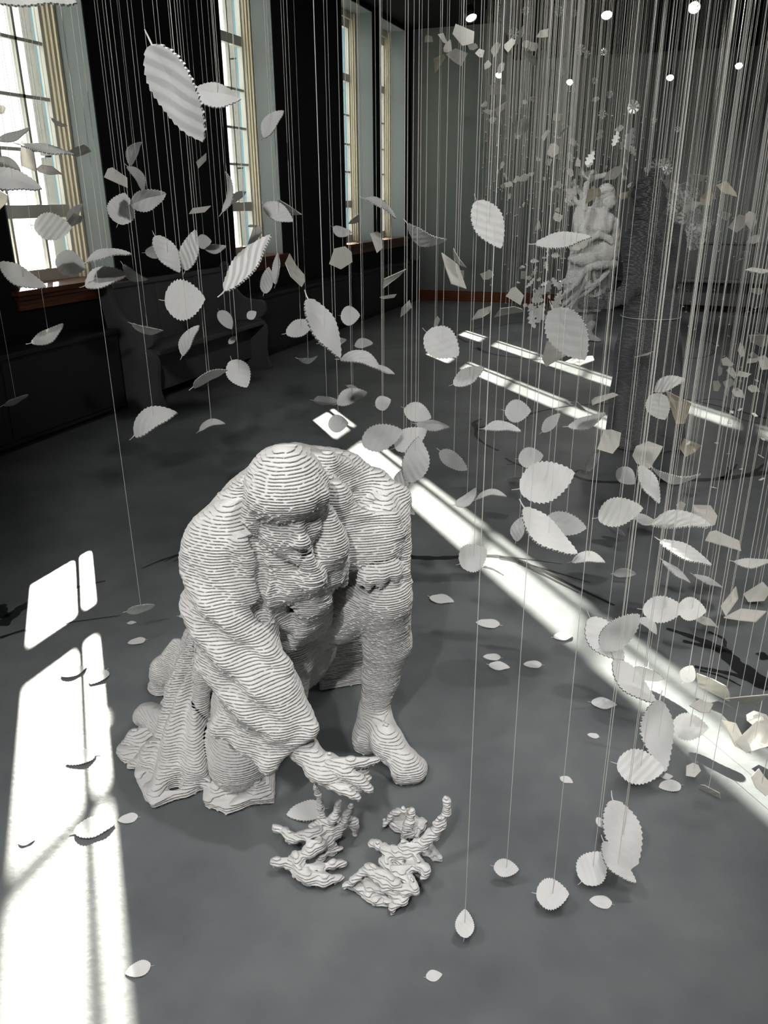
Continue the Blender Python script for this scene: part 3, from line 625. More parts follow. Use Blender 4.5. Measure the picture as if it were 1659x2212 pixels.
right_antler = tag(empty('antler_branch', (rab.x, rab.y, 0)), 'larger broken white antler branch on the floor with one long raised curved tine', 'branch', 'broken antler branches on the floor')
sliced('branch', ra, M_BOARD, right_antler, rab, dz=.006, res=.004, step=.004, ins=(0, .008), wob=.0022, flute=.012)
tw = Solid(.006)
tw.chain([Q(712, 1650, 1.53), Q(758, 1646, 1.525), Q(785, 1646, 1.53), Q(814, 1640, 1.54)], [.014, .0135, .011, .008])
tw.chain([Q(712, 1656, 1.53), Q(744, 1668, 1.51), Q(775, 1684, 1.498), Q(798, 1704, 1.485)], [.014, .016, .015, .010])
tw.chain([Q(745, 1656, 1.55), Q(757, 1646, 1.565), Q(766, 1648, 1.565)], [.008, .009, .007])
tw.chain([Q(722, 1690, 1.517), Q(730, 1680, 1.525), Q(744, 1683, 1.52)], [.010, .009, .008])
twb = Vector((SIDE * float(Q(745, 1670, 1.54)[0]) + HEAD * 1.54))
twig = tag(empty('twig_bundle', (twb.x, twb.y, 0)), 'honeycomb board twigs held in the open reaching hand of the kneeling man', 'twigs')
sliced('twig', tw, M_BOARD, twig, twb, dz=.006, lin=.36, res=.003, step=.003, ins=(0, .007), wob=.0003, flute=.010)
# ------------------------------------------------------------------ standing figures
M_PLASTER = mat('pale grey paper skin', (0.66, 0.655, 0.64), 0.9, 0.10, 30, 0.4, 140, spec=0.1)
def folded(parts_seed, amp, fr): return folds(amp, fr, parts_seed)
HP = 9.17
pg_base = SIDE * float(fz(1285, 735)[0]) + HEAD * HP
pg = tag(empty('pregnant_sculpture', (pg_base.x, pg_base.y, 0)), 'pale pregnant woman sculpture in headscarf whose raised arm becomes a branch', 'sculpture')
P1 = lambda x, y, d=0.0: Q(1150 + x / 4.484, 350 + y / 4.484, HP + d)
pb = Solid(.016)
pb.ell(P1(735, 370), (.078, .085, .105)).ell(P1(760, 395, -.01), (.05, .05, .06)).cap(P1(770, 375, -.04), P1(790, 405, -.05), .012, .018)   # face turned to the right
pb.chain([P1(690, 480), P1(670, 540)], [.06, .075])
pb.chain([P1(520, 760, -.20), P1(640, 700, -.24), P1(745, 745, -.24)], [.042, .036, .03]).ell(P1(745, 745, -.25), (.05, .03, .035))
for k, (x, y) in enumerate(((768, 740), (772, 755), (768, 770), (758, 782))): pb.cap(P1(740, 742 + k * 8, -.26), P1(x + 6, y + 10, -.27), .012, .009)
pb.chain([P1(500, 1400, .05), P1(545, 1480, .05), P1(560, 1570, .02), P1(535, 1650, .0)], [.10, .085, .06, .045])
pb.chain([P1(535, 1650), P1(560, 1700, -.02), P1(640, 1735, -.10)], [.045, .045, .03])
pb.chain([P1(440, 1400, .2), P1(460, 1560, .22), P1(470, 1660, .22)], [.09, .06, .045]).cap(P1(470, 1670, .2), P1(520, 1700, .12), .045, .03)
pb.chain([P1(670, 540), P1(640, 700), P1(600, 950), P1(520, 1350, .08), P1(500, 1400, .05)], [.08, .09, .10, .10, .09]).chain([P1(520, 1350, .08), P1(440, 1400, .2)], [.09, .09])
pb.chain([P1(640, 560), P1(520, 540), P1(480, 660, -.1), P1(520, 760, -.20)], [.06, .05, .045, .042])
pt = Solid(.018, folds(.006, 20, 41))                    # tunic
pt.cap(P1(520, 520, .04), P1(735, 560, -.05), .075, .07)
pt.chain([P1(640, 560), P1(630, 700), P1(620, 850)], [.135, .14, .15])
pt.ell(P1(690, 880, -.10), (.155, .19, .165)).ell(P1(650, 640, -.08), (.11, .09, .08)).ell(P1(730, 640, -.07), (.06, .07, .07))
pt.chain([P1(475, 470, .02), P1(462, 560, .0), P1(462, 670, -.04)], [.062, .070, .066])
pt.chain([P1(780, 600, .02), P1(790, 720, .04), P1(800, 800, .05)], [.07, .06, .05])
pt.chain([P1(580, 800, .0), P1(500, 880, .02), P1(358, 938, .02)], [.14, .11, .02]).cap(P1(400, 935, -.06), P1(560, 945, -.12), .05, .09).cap(P1(370, 925, .0), P1(440, 850, .0), .02, .07)
ps = Solid(.03, folds(.012, 18, 47))                    # skirt
ps.chain([P1(590, 920), P1(550, 1100), P1(520, 1350)], [.165, .175, .185])
ps.chain([P1(420, 1000, .05), P1(370, 1200, .05), P1(350, 1340, .05)], [.09, .08, .07])
ps.chain([P1(660, 1000, 0), P1(680, 1200, 0), P1(680, 1340, 0)], [.10, .075, .055])
ph_ = Solid(.02)                                        # headscarf
ph_.ell(P1(712, 305, .03), (.098, .11, .10)).ell(P1(655, 385, .06), (.055, .08, .10)).chain([P1(640, 420, .05), P1(590, 470, .05), P1(545, 450, .06)], [.06, .04, .02])
ph_.cap(P1(640, 290, -.06), P1(770, 260, -.07), .03, .02)
pr = Solid(.014, folds(.003, 40, 53)); pr2 = Solid(.014, folds(.003, 40, 57))   # branches of the arm; roots at the belly
for pts, rd in (([(490, 450, 0), (500, 380, 0), (505, 300, 0), (525, 215, 0), (560, 170, 0), (640, 140, 0), (705, 125, -.02), (765, 160, -.03)], [.05, .045, .032, .027, .024, .022, .02, .012]),
                ([(495, 400, 0), (440, 400, .03), (412, 380, .04), (408, 300, .05), (398, 210, .05), (410, 180, .05)], [.03, .024, .024, .022, .022, .015]),
                ([(480, 340, -.02), (455, 290, -.03), (437, 235, -.04)], [.022, .018, .010]), ([(555, 175, 0), (565, 130, .02), (585, 90, .02)], [.02, .018, .013]),
                ([(530, 160, 0), (500, 130, .03), (480, 105, .04)], [.018, .014, .008]),
                ([(780, 990, -.22), (640, 1000, -.27), (540, 1030, -.27), (460, 1100, -.25), (380, 1160, -.22), (330, 1180, -.2)], [.05, .042, .036, .032, .028, .014]),
                ([(770, 1000, -.2), (690, 1110, -.22), (600, 1190, -.23), (480, 1230, -.23), (380, 1320, -.22), (300, 1380, -.2), (270, 1440, -.2)], [.03, .026, .024, .022, .022, .018, .008]),
                ([(480, 1090, -.26), (420, 1190, -.26), (330, 1260, -.24), (285, 1310, -.22)], [.03, .03, .026, .012]),
                ([(640, 1180, -.22), (520, 1270, -.24), (420, 1330, -.24), (330, 1420, -.22), (320, 1470, -.2)], [.02, .02, .018, .016, .007]),
                ([(540, 1050, -.26), (510, 1150, -.26), (460, 1260, -.25), (380, 1400, -.24), (350, 1480, -.24)], [.022, .02, .018, .014, .006]),
                ([(590, 1040, -.24), (610, 1200, -.2), (600, 1330, -.18)], [.022, .018, .010])):
    (pr if pts[0][1] < 600 else pr2).chain([P1(*p) for p in pts], rd)
KW = dict(dz=.008, lin=.985, res=.009, step=.010, ins=(-.0002, .0008), wob=.0005, flute=.03)
sliced('body', pb, M_PLASTER, pg, pg_base, **KW)
sliced('tunic', pt, M_PLASTER, pg, pg_base, **KW)
sliced('skirt', ps, M_PLASTER, pg, pg_base, zmin=float(P1(520, 1440)[2]), **KW)
sliced('headscarf', ph_, M_PLASTER, pg, pg_base, **KW)
for nm, so in (('branch_arm', pr), ('roots', pr2)): sliced(nm, so, M_PLASTER, pg, pg_base, **{**KW, 'dz': .006, 'res': .006, 'step': .007})
# the dark open-mesh woman
HM = 5.10
mw_base = SIDE * float(fz(1385, 945)[0]) + HEAD * HM
mw = tag(empty('standing_sculpture', (mw_base.x, mw_base.y, 0)), 'dark grey open-honeycomb woman in long skirt seen from behind, hair in a bun', 'sculpture')
P2 = lambda x, y, d=0.0: Q(1100 + x / 2.968, 350 + y / 2.968, HM + d)
def mesh_mat():
    m = mat('grey open corrugated board', (0.30, 0.30, 0.31), 0.8, 0.15, 60, spec=0.2); N = m.node_tree.nodes; L = m.node_tree.links; b = N['Principled BSDF']
    return m
M_MESH = mesh_mat()
mb_ = Solid(.025)
mb_.ell(P2(905, 225), (.088, .095, .12)).ell(P2(870, 290, .0), (.07, .08, .09)).ell(P2(960, 260, .05), (.05, .05, .06))
mb_.chain([P2(920, 330), P2(935, 420)], [.055, .06])
mb_.chain([P2(620, 880, -.20), P2(530, 905, -.24), P2(490, 905, -.26)], [.035, .028, .026]).ell(P2(490, 905, -.26), (.035, .03, .022))
for k in range(4): mb_.chain([P2(492, 895 + 8 * k, -.26 - .008 * k), P2(472, 893 + 9 * k, -.27 - .01 * k), P2(455, 900 + 9 * k, -.27 - .012 * k)], [.011, .010, .007])
mb_.chain([P2(500, 895, -.24), P2(505, 880, -.25), P2(490, 876, -.26)], [.012, .011, .008])
mb_.chain([P2(935, 420), P2(930, 560), P2(850, 560), P2(812, 690, -.04), P2(815, 775, -.06), P2(740, 845, -.13), P2(620, 880, -.20)], [.06, .06, .05, .04, .04, .036, .035])
mh = Solid(.008, folds(.003, 50, 61))
mh.ell(P2(893, 195, .02), (.097, .10, .095)).ell(P2(850, 270, .03), (.05, .07, .10)).ell(P2(940, 70, .02), (.042, .045, .038)).cap(P2(935, 90, .02), P2(925, 130, .02), .022, .03)
mj = Solid(.03, folds(.007, 18, 63))                    # bodice and sleeves
mj.cap(P2(860, 485), P2(1015, 495), .085, .085)
mj.chain([P2(930, 480), P2(930, 620), P2(930, 800)], [.13, .145, .105])
mj.ell(P2(930, 570, 0), (.175, .12, .15)).ell(P2(920, 690), (.165, .12, .12))
mj.chain([P2(835, 470, 0), P2(815, 580, -.02), P2(810, 690, -.04), P2(815, 770, -.06)], [.085, .085, .07, .065])
mj.chain([P2(815, 775, -.06), P2(740, 845, -.13), P2(640, 890, -.19), P2(580, 905, -.22)], [.06, .048, .04, .036])
mj.chain([P2(1040, 480, 0), P2(1050, 600, .03), P2(1030, 720, .06), P2(1000, 800, .10)], [.08, .08, .07, .05])
ms = Solid(.03, lambda X, Y, z: .010 * np.sin(11 * np.arctan2(Y - HM - .03, X - P2(890, 1000)[0]) + 1.5 * z) * np.clip((.8 - z) / .5, 0, 1))
ms.chain([P2(935, 820), P2(915, 950), P2(890, 1200), P2(880, 1500), P2(870, 1745)], [.095, .165, .20, .225, .25])
mf = Solid(.02); mf.cap(fz(1345, 955, .04), fz(1362, 962, .035), .05, .04).cap(fz(1415, 955, .04), fz(1430, 962, .035), .05, .04)
KM = dict(dz=.0072, lin=.34, res=.010, step=.009, ins=(.001, .022), wob=.0006, flute=.024)
sliced('body', mb_, M_MESH, mw, mw_base, **{**KM, 'res': .007, 'step': .007})
sliced('hair', mh, M_MESH, mw, mw_base, **KM)
sliced('bodice', mj, M_MESH, mw, mw_base, **KM)
sliced('skirt', ms, M_MESH, mw, mw_base, **KM)
sliced('shoe', mf, M_MESH, mw, mw_base, **KM)
c_ = P2(905, 985); rg = []
for k in range(49):
    a = 2 * math.pi * k / 48; p = SIDE * float(c_[0] + .182 * math.cos(a)) + HEAD * float(HM + .182 * math.sin(a)); rg.append((p.x - mw_base.x, p.y - mw_base.y, float(c_[2])))
MB().tube(rg, .003, 6, False).obj('skirt_seam', M_BOARD, mw)
# ------------------------------------------------------------------ branches and leaves painted on the floor
M_PAINT = mat('dark floor paint', (0.012, 0.013, 0.014), 0.45, spec=0.35)
M_PALE = mat('pale grey floor paint', (0.16, 0.17, 0.18), 0.45, spec=0.35)
def ribbon(pts, w0, w1):
    P_ = [on_z(x, y) for x, y in pts]; q = []
    for i in range(len(P_) - 1):
        p0, p1, p2, p3 = P_[max(i - 1, 0)], P_[i], P_[i + 1], P_[min(i + 2, len(P_) - 1)]
        for j in range(6):
            t = j / 6; q.append(.5 * ((2 * p1) + (p2 - p0) * t + (2 * p0 - 5 * p1 + 4 * p2 - p3) * t * t + (3 * p1 - p0 - 3 * p2 + p3) * t ** 3))
    q.append(P_[-1]); vs = []; n = len(q)
    for i, p in enumerate(q):
        d = (q[min(i + 1, n - 1)] - q[max(i - 1, 0)]).normalized(); s_ = Vector((-d.y, d.x, 0)); wd = (w0 + (w1 - w0) * i / (n - 1)) * (1 + .18 * math.sin(i * 1.7)) / 2
        vs += [p + s_ * wd + Vector((0, 0, .0008)), p - s_ * wd + Vector((0, 0, .0008))]
    return vs, [(2 * i, 2 * i + 1, 2 * i + 3, 2 * i + 2) for i in range(n - 1)]
BR = [
 [([(440, 1183), (400, 1195), (350, 1210), (305, 1229)], .035, .006), ([(430, 1190), (385, 1200), (355, 1214)], .02, .004), ([(420, 1196), (390, 1206), (375, 1214)], .016, .003)],
 [([(0, 1352), (35, 1322), (70, 1300), (140, 1275), (228, 1255)], .06, .012), ([(0, 1378), (60, 1360), (150, 1345), (260, 1330)], .018, .006), ([(8, 1335), (4, 1312), (14, 1306)], .05, .02)],
 [([(877, 1203), (940, 1206), (1000, 1203), (1060, 1201), (1110, 1208), (1160, 1228), (1230, 1262), (1327, 1308)], .045, .014), ([(1040, 1201), (1120, 1206), (1215, 1219)], .022, .005), ([(1080, 1205), (1150, 1222), (1275, 1259)], .028, .006), ([(1120, 1215), (1180, 1245), (1250, 1281)], .026, .006), ([(1045, 1224), (1065, 1230), (1088, 1243)], .02, .004)],
 [([(1235, 1026), (1270, 1038), (1330, 1042), (1400, 1040), (1480, 1038), (1560, 1034), (1659, 1020)], .03, .06), ([(1235, 1026), (1250, 1016), (1262, 1018)], .015, .008), ([(1560, 1034), (1580, 1018), (1592, 1003)], .03, .01), ([(1578, 1020), (1570, 1008)], .018, .006), ([(1610, 1030), (1640, 1012), (1650, 1002)], .035, .01), ([(1500, 1038), (1450, 1030), (1400, 1034)], .02, .006)],
 [([(1092, 990), (1105, 998), (1130, 1008)], .016, .02), ([(1095, 1004), (1112, 1003)], .012, .006)],
 [([(1077, 974), (1045, 958), (1028, 940), (1034, 926), (1060, 918), (1110, 905), (1170, 888), (1240, 876), (1320, 872)], .02, .03), ([(1034, 930), (1024, 914), (1040, 905)], .05, .02)],
 [([(1440, 1358), (1500, 1378), (1560, 1405), (1590, 1435), (1659, 1482)], .016, .08), ([(1475, 1385), (1530, 1398), (1580, 1410)], .02, .03), ([(1500, 1440), (1550, 1450), (1600, 1462), (1659, 1490)], .016, .03), ([(1530, 1365), (1562, 1380), (1566, 1398)], .016, .012), ([(1640, 1410), (1659, 1425)], .03, .05), ([(1510, 1448), (1560, 1462), (1600, 1482)], .014, .006)],
 [([(1010, 740), (986, 726), (992, 716), (1020, 712), (1048, 706)], .05, .02), ([(1028, 752), (1060, 764), (1110, 772), (1190, 778), (1250, 776)], .06, .03), ([(1040, 758), (1030, 750)], .05, .02), ([(1078, 704), (1110, 698), (1150, 695)], .02, .04), ([(1010, 740), (1040, 742)], .04, .02)],
 [([(1470, 775), (1520, 772), (1542, 762), (1536, 755)], .03, .03), ([(1490, 730), (1530, 738), (1552, 748)], .02, .04)],
 [([(1420, 850), (1500, 866), (1580, 884), (1659, 905)], .02, .05), ([(1500, 866), (1540, 862), (1570, 868)], .025, .01), ([(1560, 880), (1600, 905), (1640, 915)], .03, .01)],
]
for br in BR:
    m_ = MB()
    for pts, w0, w1 in br: m_.add(*ribbon(pts, w0, w1))
    m_.obj('painted_branch', M_PAINT, floor)
def maple(px, py, r):
    c = on_z(px, py); pts = []
    for k in range(30):
        a = 2 * math.pi * k / 30; rr = r * (.45 + .55 * abs(math.cos(2.5 * a)) ** .7); pts.append((c.x + rr * math.cos(a), c.y + rr * math.sin(a), .0007))
    MB().add(pts, [tuple(range(30))]).obj('painted_leaf', M_PALE, floor)
for a in ((597, 934, .05), (613, 940, .055), (632, 934, .05), (780, 884, .06), (1385, 1166, .05), (978, 862, .10), (250, 1150, .07), (395, 1168, .06), (1012, 1090, .05)): maple(*a)
# ------------------------------------------------------------------ hanging leaves, shards and flowers
def leaf_mat(name, col, scale, strength, trans=.12):
    m = mat(name, col, .8, .05, 25, spec=.1); nt = m.node_tree; N = nt.nodes; L = nt.links; b = N['Principled BSDF']
    tc = N.new('ShaderNodeTexCoord'); mp = N.new('ShaderNodeMapping'); mp.inputs['Rotation'].default_value = (0, 0, .5)
    wv = N.new('ShaderNodeTexWave'); wv.inputs['Scale'].default_value = scale; wv.inputs['Distortion'].default_value = .6; wv.inputs['Detail'].default_value = 1
    bp = N.new('ShaderNodeBump'); bp.inputs['Strength'].default_value = strength; bp.inputs['Distance'].default_value = .03
    L.new(tc.outputs['Object'], mp.inputs[0]); L.new(mp.outputs[0], wv.inputs['Vector']); L.new(wv.outputs['Fac'], bp.inputs['Height']); L.new(bp.outputs[0], b.inputs['Normal'])
    t = N.new('ShaderNodeBsdfTranslucent'); t.inputs[0].default_value = (*col, 1); mx = N.new('ShaderNodeMixShader'); mx.inputs[0].default_value = trans
    L.new(b.outputs[0], mx.inputs[1]); L.new(t.outputs[0], mx.inputs[2]); L.new(mx.outputs[0], N['Material Output'].inputs[0])
    return m
M_LEAF = leaf_mat('white corrugated leaf board', (.80, .80, .79), 1.7, .08)
M_RIDGE = leaf_mat('strongly ridged leaf board', (.80, .80, .79), 1.9, .22)
M_EDGE = mat('open corrugated edge', (.16, .16, .155), .9)
M_SHARD = leaf_mat('off white paper shard', (.74, .72, .67), 1.2, .12, .25)
M_CREAM_SH = leaf_mat('cream paper shard', (.72, .66, .52), 1.2, .12, .25)
M_THREAD = mat('white nylon thread', (.74, .73, .68), .5, spec=.3)
def leaf_mesh(seed, curl, fold, teeth=13, point=.8):
    g = random.Random(seed); N_ = teeth * 4; ph = g.random()
    def half(t):                                   # half width of the blade along its length (0..1)
        return .5 * (math.sin(math.pi * t ** point) ** .78) if 0 < t < 1 else 0
    def z(x, y): return curl * (x * x - .08) * 2 + fold * abs(y) + .012 * math.sin(9 * x + 4 * y + seed)
    th = .027; top = []; ring = []
    for i in range(N_ + 1):
        t = i / N_; w_ = half(t); tooth = .06 * ((t * teeth * 1.0) % 1.0) * (1 if .03 < t < .97 else 0); ring.append((t - .5, w_ + tooth))
    V = []; Fs = []; MI = []
    n = len(ring); cols = 5
    for s_ in (1, -1):
        for i in range(n):
            for k in range(cols):
                y = ring[i][1] * (k / (cols - 1) * 2 - 1)
                if k == 0: y = -ring[(i + 1) % n][1] if i < n - 1 else y
                V.append((ring[i][0], y, z(ring[i][0], y) + s_ * th / 2))
    o = n * cols
    for i in range(n - 1):
        for k in range(cols - 1):
            a = i * cols + k; Fs.append((a, a + cols, a + cols + 1, a + 1)); MI.append(0)
            Fs.append((o + a, o + a + 1, o + a + cols + 1, o + a + cols)); MI.append(0)
        for k in (0, cols - 1):
            a = i * cols + k; Fs.append((a, o + a, o + a + cols, a + cols) if k == 0 else (a, a + cols, o + a + cols, o + a)); MI.append(1 if i % 2 else 0)
    m = bpy.data.meshes.new('leaf_blade'); m.from_pydata(V, [], Fs); m.materials.append(M_LEAF); m.materials.append(M_EDGE); m.polygons.foreach_set('material_index', MI); m.update()
    return m
def plate_mesh(pts, bend, th, mt, seed=0):          # an irregular plate with thickness and a slight bend
    n = len(pts); V = []; z = lambda x, y: bend * (x * x - .1) + .5 * bend * x * y
    inn = [(x * .5, y * .5) for x, y in pts]
    for s_ in (1, -1):
        V += [(x, y, z(x, y) + s_ * th / 2) for x, y in pts] + [(x, y, z(x, y) + s_ * th / 2) for x, y in inn]
    Fs = [tuple(range(n, 2 * n)), tuple(range(3 * n, 4 * n))[::-1]]
    for i in range(n):
        j = (i + 1) % n
        Fs += [(i, j, n + j, n + i), (2 * n + j, 2 * n + i, 3 * n + i, 3 * n + j), (j, i, 2 * n + i, 2 * n + j)]
    m = bpy.data.meshes.new('plate'); m.from_pydata(V, [], Fs); m.materials.append(mt); m.update(); return m
def shard_mesh(seed, mt):
    g = random.Random(seed); n = g.choice((4, 5, 5, 6, 7)); an = sorted(2 * math.pi * (k + .75 * g.random()) / n for k in range(n))
    return plate_mesh([(.5 * r_ * math.cos(a), .5 * r_ * math.sin(a)) for a, r_ in ((a, g.uniform(.6, 1.2)) for a in an)], g.uniform(-.7, .7), .025, mt)
def oak_mesh(seed):
    g = random.Random(seed); pts = []
    for side in (1, -1):
        row = []
        for k in range(9):
            t = k / 8; w_ = (.12 + .38 * math.sin(math.pi * min(1, t * 1.05 + .02))) * (1 if k % 2 else .42); row.append((t - .5, side * w_))
        pts += row if side > 0 else row[::-1]
    return plate_mesh(pts, g.uniform(-.5, .5), .03, M_LEAF)
def cup_mesh(seed):                                  # open honeycomb flower cup: ribs on a flared cone
    mb = MB(); g = random.Random(seed); n = 16
    pr = [(.08, -.35), (.22, -.25), (.36, -.02), (.48, .25)]
    for k in range(n):
        a = 2 * math.pi * k / n; s_ = 1 + .12 * math.sin(3 * a + seed)
        mb.tube([(r * s_ * math.cos(a), r * s_ * math.sin(a), z) for r, z in pr], .012, 4)
    for r, z in pr: mb.tube([(r * (1 + .12 * math.sin(3 * 2 * math.pi * k / n + seed)) * math.cos(2 * math.pi * k / n), r * (1 + .12 * math.sin(3 * 2 * math.pi * k / n + seed)) * math.sin(2 * math.pi * k / n), z) for k in range(n + 1)], .012, 4, False)
    for k in range(0, n, 2):
        a, b = 2 * math.pi * k / n, 2 * math.pi * (k + 1) / n
        mb.add([(r * .99 * math.cos(q), r * .99 * math.sin(q), z) for r, z in pr[1:] for q in (a, b)], [(0, 1, 3, 2), (2, 3, 5, 4)])
    return mb.mesh('flower_cup', M_LEAF)
CURLS = ((0, .03), (.16, .0), (-.2, .05), (.30, -.04), (-.42, .0), (.08, .14), (-.1, -.12), (.22, .08))
LEAVES = [leaf_mesh(k, c, f) for k, (c, f) in enumerate(CURLS)]
RIDGED = {(1182, 1039), (897, 993), (362, 550), (411, 540), (535, 567), (115, 490), (1384, 1657), (1346, 1805), (1281, 1873), (263, 450), (1056, 486), (602, 460), (1472, 1127), (1340, 1106), (1446, 829), (872, 1034), (576, 605)}
for k in (0, 2):
    m_ = LEAVES[k].copy(); m_.materials[0] = M_RIDGE; LEAVES.append(m_)
SHARDS = [shard_mesh(k, M_SHARD) for k in range(9)]; CREAMS = [shard_mesh(k + 20, M_CREAM_SH) for k in range(3)]
OAKS = [oak_mesh(k) for k in range(2)]; CUPS = [cup_mesh(k) for k in range(3)]
STEMS = {}
for k, (c_, f_) in enumerate(CURLS + (CURLS[0], CURLS[2])):
    z_ = c_ * (.25 - .08) * 2 + .012 * math.sin(-4.5 + k); STEMS[LEAVES[k].name] = MB().tube([(-.47, 0, z_ - c_ * .06), (-.56, .01, z_ + c_ * .1), (-.64, .035, z_ + c_ * .2 + .01)], [.014, .011, .008], 5).mesh('leaf_stem', M_LEAF)
KNOT = None
TH = MB().tube([(0, 0, 0), (0, 0, 1)], 1.0, 5, False).mesh('thread', M_THREAD)
def frame_for(c, phi, q, w0, flip):
    v = (c - Vector((0, 0, EYE))).normalized(); e1 = v.cross(Vector((0, 0, 1))).normalized(); e2 = e1.cross(v)
    a = math.radians(phi); m = e1 * math.cos(a) + e2 * math.sin(a); n = e2 * math.cos(a) - e1 * math.sin(a)
    w_ = max(w0, q); ct = min(1, q / w_); stt = math.sqrt(1 - ct * ct) * flip
    b = n * ct + v * stt; nn = m.cross(b)
    return m, b, nn, w_
ITEMS = []
def hang(kind, x, y, ln, q, phi, size=None, var=None, extra=None):
    ITEMS.append(dict(kind=kind, x=x, y=y, ln=ln, q=q, phi=phi, size=size, var=var, extra=extra))
A = lambda *a, **k: hang('leaf', *a, **k)
B = lambda *a, **k: hang('shard', *a, **k)
C = lambda *a, **k: hang('cream', *a, **k)
# data rows: x, y, length in px, apparent width ratio, angle
for r in ((385, 205, 205, .42, -65, .22, 0), (470, 203, 100, .45, -8, .15, 6), (588, 265, 70, .4, 47, .13, 2), (289, 329, 55, .4, 57), (299, 385, 58, .35, -65), (263, 450, 66, .85, 70, .14, 0), (320, 428, 80, .5, 15, .15, 5),
          (115, 490, 76, .72, -5, .14, 0), (162, 457, 50, .3, 40), (153, 570, 62, .85, -20, .13, 0), (234, 551, 96, .18, 8, .15), (228, 600, 92, .42, 12, .15, 2), (290, 594, 58, .35, -32), (49, 598, 100, .38, -32, .15, 1), (28, 393, 115, .36, -8, .16, 2), (20, 355, 50, .5, -30),
          (104, 324, 108, .14, -9, .16), (30, 292, 75, .2, 20), (128, 266, 34, .25, -25), (75, -10, 170, .3, 0, .2, 2), (105, 723, 78, .33, 28, .13, 1), (34, 862, 55, .2, 18, .11), (332, 906, 104, .42, 22, .17, 4), (457, 916, 58, .25, 10, .11, 4), (319, 711, 66, .22, -14, .12, 2),
          (400, 648, 86, .95, 0, .15, 0), (408, 733, 75, .32, 55, .13), (340, 541, 52, .5, 15, .12, 2), (362, 550, 88, .48, -60, .15, 1), (411, 540, 88, .4, 70, .15, 0), (441, 522, 32, .9, 0, .09, 0), (467, 538, 45, .4, 8, .11), (492, 415, 82, .15, 80, .14, 3), (513, 425, 44, .35, 30), (535, 567, 155, .27, 47, .21, 0),
          (602, 460, 70, .5, -30, .14, 0), (576, 605, 56, .45, 75, .12, 0), (600, 580, 66, .22, 82, .13), (544, 680, 24, .75, 30, .06, 0), (488, 691, 46, .6, -60, .11, 1), (503, 734, 24, .5, 40, .06), (517, 808, 66, .75, -65, .13, 0), (453, 814, 82, .22, 22, .15, 1), (739, 500, 42, .5, -15, .12), (824, 446, 80, .17, -32, .17, 2),
          (919, 512, 92, .3, -20, .18, 4), (650, 708, 68, .5, 20, .15, 0), (700, 711, 142, .36, -62, .22, 0), (720, 738, 58, .3, 5), (757, 682, 42, .95, 0, .12, 0), (786, 742, 40, .5, 5), (666, 777, 42, .25, 8, .12, 4), (783, 777, 90, .3, -18, .17, 4), (830, 801, 48, .25, -22), (706, 868, 58, .3, -5, .13), (760, 857, 70, .45, 18, .15, 2),
          (763, 838, 30, .3, -20), (828, 870, 36, .85, 20, .09, 0), (731, 915, 44, .85, 0, .10, 0), (903, 892, 62, .65, -20, .14, 2), (826, 943, 92, .6, 15, .18, 0), (888, 948, 80, .6, 30, .16, 0), (936, 917, 72, .3, -5, .15), (897, 993, 100, .55, 78, .19, 2), (872, 1034, 68, .5, 60, .14, 0), (877, 1093, 54, .4, -50, .12),
          (980, 995, 72, .45, -35, .15, 0), (1009, 1076, 58, .4, 40, .13), (1062, 1067, 65, .2, 5, .13), (1023, 1203, 66, .9, 30, .13, 0), (1182, 1039, 122, .7, 20, .19, 0), (1147, 988, 54, .8, 10, .12, 0), (1112, 1034, 33, .25, 10), (1185, 1152, 150, .35, -37, .22, 1), (1121, 1141, 56, .5, 75, .12), (1222, 1132, 90, .55, -8, .16, 0),
          (1272, 1206, 70, .33, 3, .14), (1340, 1106, 96, .62, 18, .16, 2), (1330, 1147, 48, .25, -30), (1395, 1125, 58, .35, -12), (1472, 1127, 120, .3, 5, .19, 2), (1281, 996, 48, .4, 60), (1353, 1029, 48, .75, -40, .11, 0), (1403, 1047, 92, .35, -57, .17, 0), (1460, 1030, 100, .16, 0, .17), (1482, 1195, 115, .25, -18, .18, 0), (1464, 1234, 72, .2, -32),
          (1350, 1237, 46, .4, 5), (1530, 1256, 64, .2, -15), (1628, 1215, 76, .25, 14), (1434, 1316, 86, .65, 10, .15, 0), (1495, 1316, 58, .85, 0, .12, 0), (1402, 1350, 50, .4, -35), (1340, 1363, 110, .5, 48, .18, 0), (1308, 1382, 112, .55, -45, .18, 1), (1368, 1474, 122, .38, -38, .19, 1), (1398, 1456, 70, .38, -8), (1487, 1455, 40, .8, 70, .09, 0),
          (1423, 1590, 150, .42, -78, .22, 1), (1491, 1570, 74, .75, 10, .14, 0), (1384, 1657, 98, .72, 5, .16, 0), (1346, 1805, 146, .5, -65, .21, 0), (1281, 1873, 78, .8, 60, .14, 0), (1335, 1865, 100, .38, -40, .16, 1), (1297, 1778, 26, .6, -50, .05), (1094, 1875, 54, .65, 0, .095, 0), (1194, 1931, 70, .85, 10, .12, 0), (1004, 1994, 56, .7, 90, .095, 0),
          (1229, 723, 130, .6, -55, .20, 0), (1217, 520, 118, .25, 8, .20, 0), (1056, 486, 112, .55, -60, .20, 0), (1119, 888, 56, .85, 0, .13, 0), (1191, 913, 54, .45, 50), (1269, 910, 82, .3, 25, .16), (1423, 879, 62, .78, -60, .13, 0), (1446, 829, 66, .45, 25, .14, 2), (1086, 924, 80, .25, -3, .16, 2), (956, 743, 86, .78, -35, .18, 0), (1013, 812, 75, .45, 30, .15, 0), (1092, 30, 82, .25, -85, .2, 1), (305, 1314, 60, .28, 3, .10, 0)):
    A(*r)
